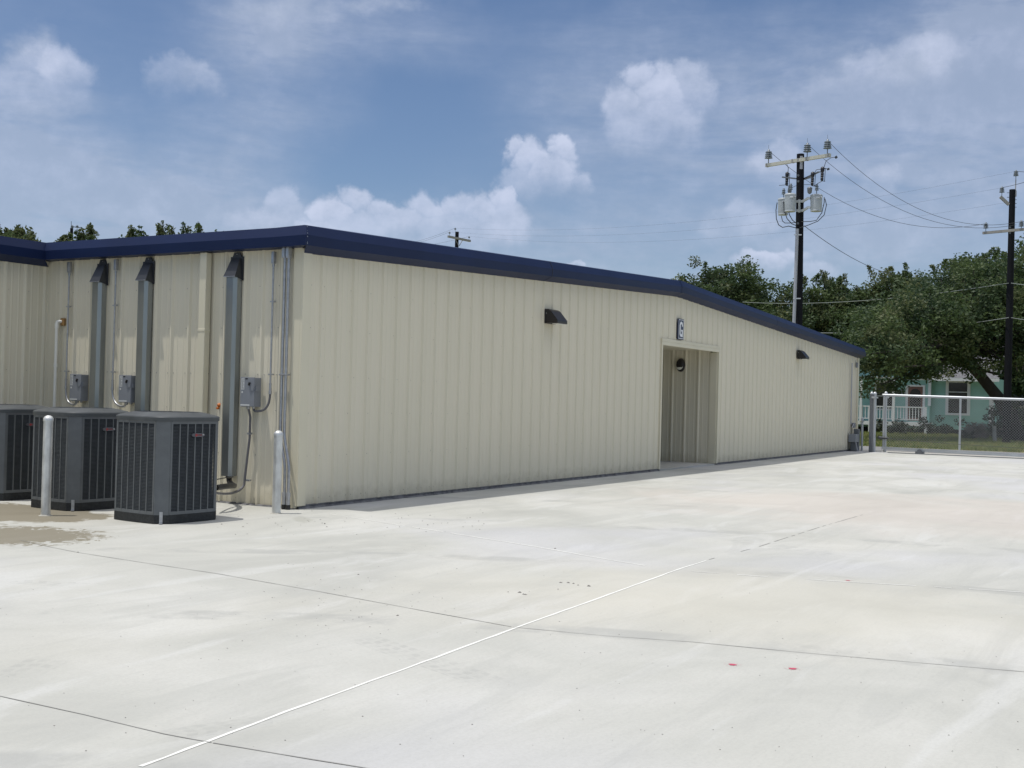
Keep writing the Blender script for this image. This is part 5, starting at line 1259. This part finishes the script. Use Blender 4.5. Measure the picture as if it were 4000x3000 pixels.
# pole at the right edge
z4 = lambda zx, zy, D=47: at(3700+zx/4.147, 650+zy/4.147, D)
pt = z4(1057, 375); pbm = at(3934, 1600, 47); t2 = empty('power_pole', (pbm.x, pbm.y, GZ), 'black utility pole standing on the lawn at the right edge', 'utility pole', 'utility poles')
sl_ = (pt-pbm)/(pt.z-pbm.z); foot = pbm+sl_*(GZ-pbm.z)
b = MB(); b.tube([foot, pt], [.155, .115], 14); b.build('pole', M['wood'], t2)
b = MB(); b.bar(z4(580, 1080, 47.3), z4(1400, 1005, 45.6), .09, .10); b.bar(z4(860, 490, 47), z4(1000, 620, 47), .08, .11); b.build('crossarm', M['armg'], t2)
def ins2(zx, zy, D): 
    b = MB(); p = z4(zx, zy, D); insulator(b, p, 1.05, 4, .10); b.build('insulator', M['ins'], t2); return p+Vector((0, 0, .33))
i1 = ins2(625, 1060, 47.2); i2 = ins2(1200, 1030, 46.0); i3 = ins2(885, 480, 47)
b = MB(); b.tube([z4(1105, 400), z4(1112, 210)], .022, 8); b.obox(z4(1105, 440), R2*.035, _F*.04, (0, 0, .12)); b.build('top_pin', M['riser'], t2); i4 = ins2(1112, 212, 47)
b = MB()
for zy in (988, 1082): b.lathe(z4(1016, zy, 46.86), [(.035, 0), (.035, .02)], 8, -_F)
for zy in (428, 500): b.bar(z4(1010, zy), z4(970, zy), .02)
for zy in (540, 600, 660): b.bar(z4(1090, zy), z4(1125, zy), .02)
b.build('bolt', M['steel'], t2)

# far pole above the roof
z5 = lambda zx, zy, D=75: at(1700+zx/11.06, 860+zy/11.06, D)
pt = z5(945, 505); pbm = at(1785, 1300, 75); t3 = empty('far_pole', (pbm.x, pbm.y, GZ), 'distant black utility pole with grey crossarm seen over the gable roof', 'utility pole', 'utility poles')
b = MB(); b.tube([Vector((pt.x, pt.y, GZ)), pt], [.16, .115], 10); b.build('pole', M['wood'], t3)
b = MB(); b.bar(z5(560, 705, 74), z5(1512, 900, 76), .11, .13); b.build('crossarm', M['armg'], t3)
b = MB(); b.bar(z5(1185, 860, 75.4), z5(1035, 1105), .03); b.bar(z5(850, 790, 74.8), z5(1015, 1105, 74.8), .03); b.build('brace', M['armg'], t3)
f1 = []
for zx, zy, D in ((620, 660, 74.1), (865, 490, 74.9), (1462, 850, 75.9)):
    b = MB(); p = z5(zx, zy, D); insulator(b, p, .9, 2, .085); b.build('insulator', M['ins'], t3); f1.append(p+Vector((0, 0, .22)))
# tiny pole at the left
z0_ = lambda zx, zy, D=85: at(zx/3.16, 820+zy/3.16, D)
pt = z0_(885, 225); t4 = empty('small_pole', (pt.x, pt.y, GZ), 'small dark pole top poking above the roof at the far left', 'utility pole', 'utility poles')
b = MB(); b.tube([Vector((pt.x, pt.y, GZ)), pt], [.15, .11], 10); b.build('pole', M['wood'], t4)
b = MB(); b.bar(z0_(880, 205), z0_(1010, 222), .05); b.tube([z0_(880, 205), z0_(880, 140)], .02, 6); b.build('bracket_arm', M['steel'], t4)
for zx in (890, 952):
    b = MB(); insulator(b, z0_(zx, 245), 1.1, 3, .11); b.build('insulator', M['ins'], t4)

# ------------------------------------------------------------------ wires
def wire(a, c, sag, r, m_, label, group, n=20):
    b = MB(); b.tube([a.lerp(c, i/n)-Vector((0, 0, sag*4*(i/n)*(1-i/n))) for i in range(n+1)], r, 5); o = b.build('overhead_wire', m_); return tag(o, label, 'wire', group)
G1 = 'wires from the transformer pole to the right pole'
e1 = z4(330, 985, 47.3); 
wire(instops[2], i2, 1.15, .008, M['wire'], 'highest overhead wire from the transformer pole down to the right pole', G1)
wire(instops[1], z4(1120, 945, 46.8), 1.15, .008, M['wire'], 'middle overhead wire from the transformer pole down to the right pole', G1)
wire(instops[0], i1, 1.15, .008, M['wire'], 'lowest overhead wire from the transformer pole down to the right pole', G1)
wire(z1(800, 1200, 44.8), at(3490, 1074, 60), .25, .012, M['wire'], 'wire running from below the transformers into the trees', G1)
G2 = 'long wires crossing the sky behind the transformer pole'
wire(i4, f1[1], .9, .0026, M['wire'], 'topmost of the long faint wires between the right pole and the far pole', G2)
wire(i3, f1[0], .9, .0026, M['wire'], 'middle one of the long faint wires between the right pole and the far pole', G2)
wire(z4(1060, 570), f1[2], .9, .0026, M['wire'], 'lowest of the long faint wires between the right pole and the far pole', G2)
for k, (p, lb) in enumerate(zip(f1, ('middle', 'upper', 'lower'))):
    q = p+(p-[i3, i4, z4(1060, 570)][k])*.5; wire(p, at(1500-30*k, 960+6*k, 100), .3, .006, M['wire'], lb+' wire leaving the far pole to the left above the roof', 'wires left of the far pole', 8)
    wire([i3, i4, i2][k], at(4250, (620+60*k, 655, 850)[k], 40), .1, .010, M['wire'], ('middle', 'upper', 'lower')[k]+' wire leaving the right pole past the photo edge', 'wires right of the right pole', 6)
G3 = 'bright cables in front of the trees'
wire(z4(1010, 0, 46.7).lerp(at(3940, 1106, 46.7), 1.0), at(2900, 1180, 70), .35, .013, M['cable'], 'upper bright cable strung in front of the oaks', G3)
wire(at(3940, 1241, 46.7), at(3195, 1300, 60), .2, .015, M['cable'], 'lower bright cable running down to the roof edge', G3)
wire(at(3950, 1106, 46.7), at(4200, 1104, 40), .1, .012, M['cable'], 'short bright cable right of the pole, upper', G3, 6)
wire(at(3950, 1241, 46.7), at(4200, 1246, 40), .1, .012, M['cable'], 'short bright cable right of the pole, lower', G3, 6)
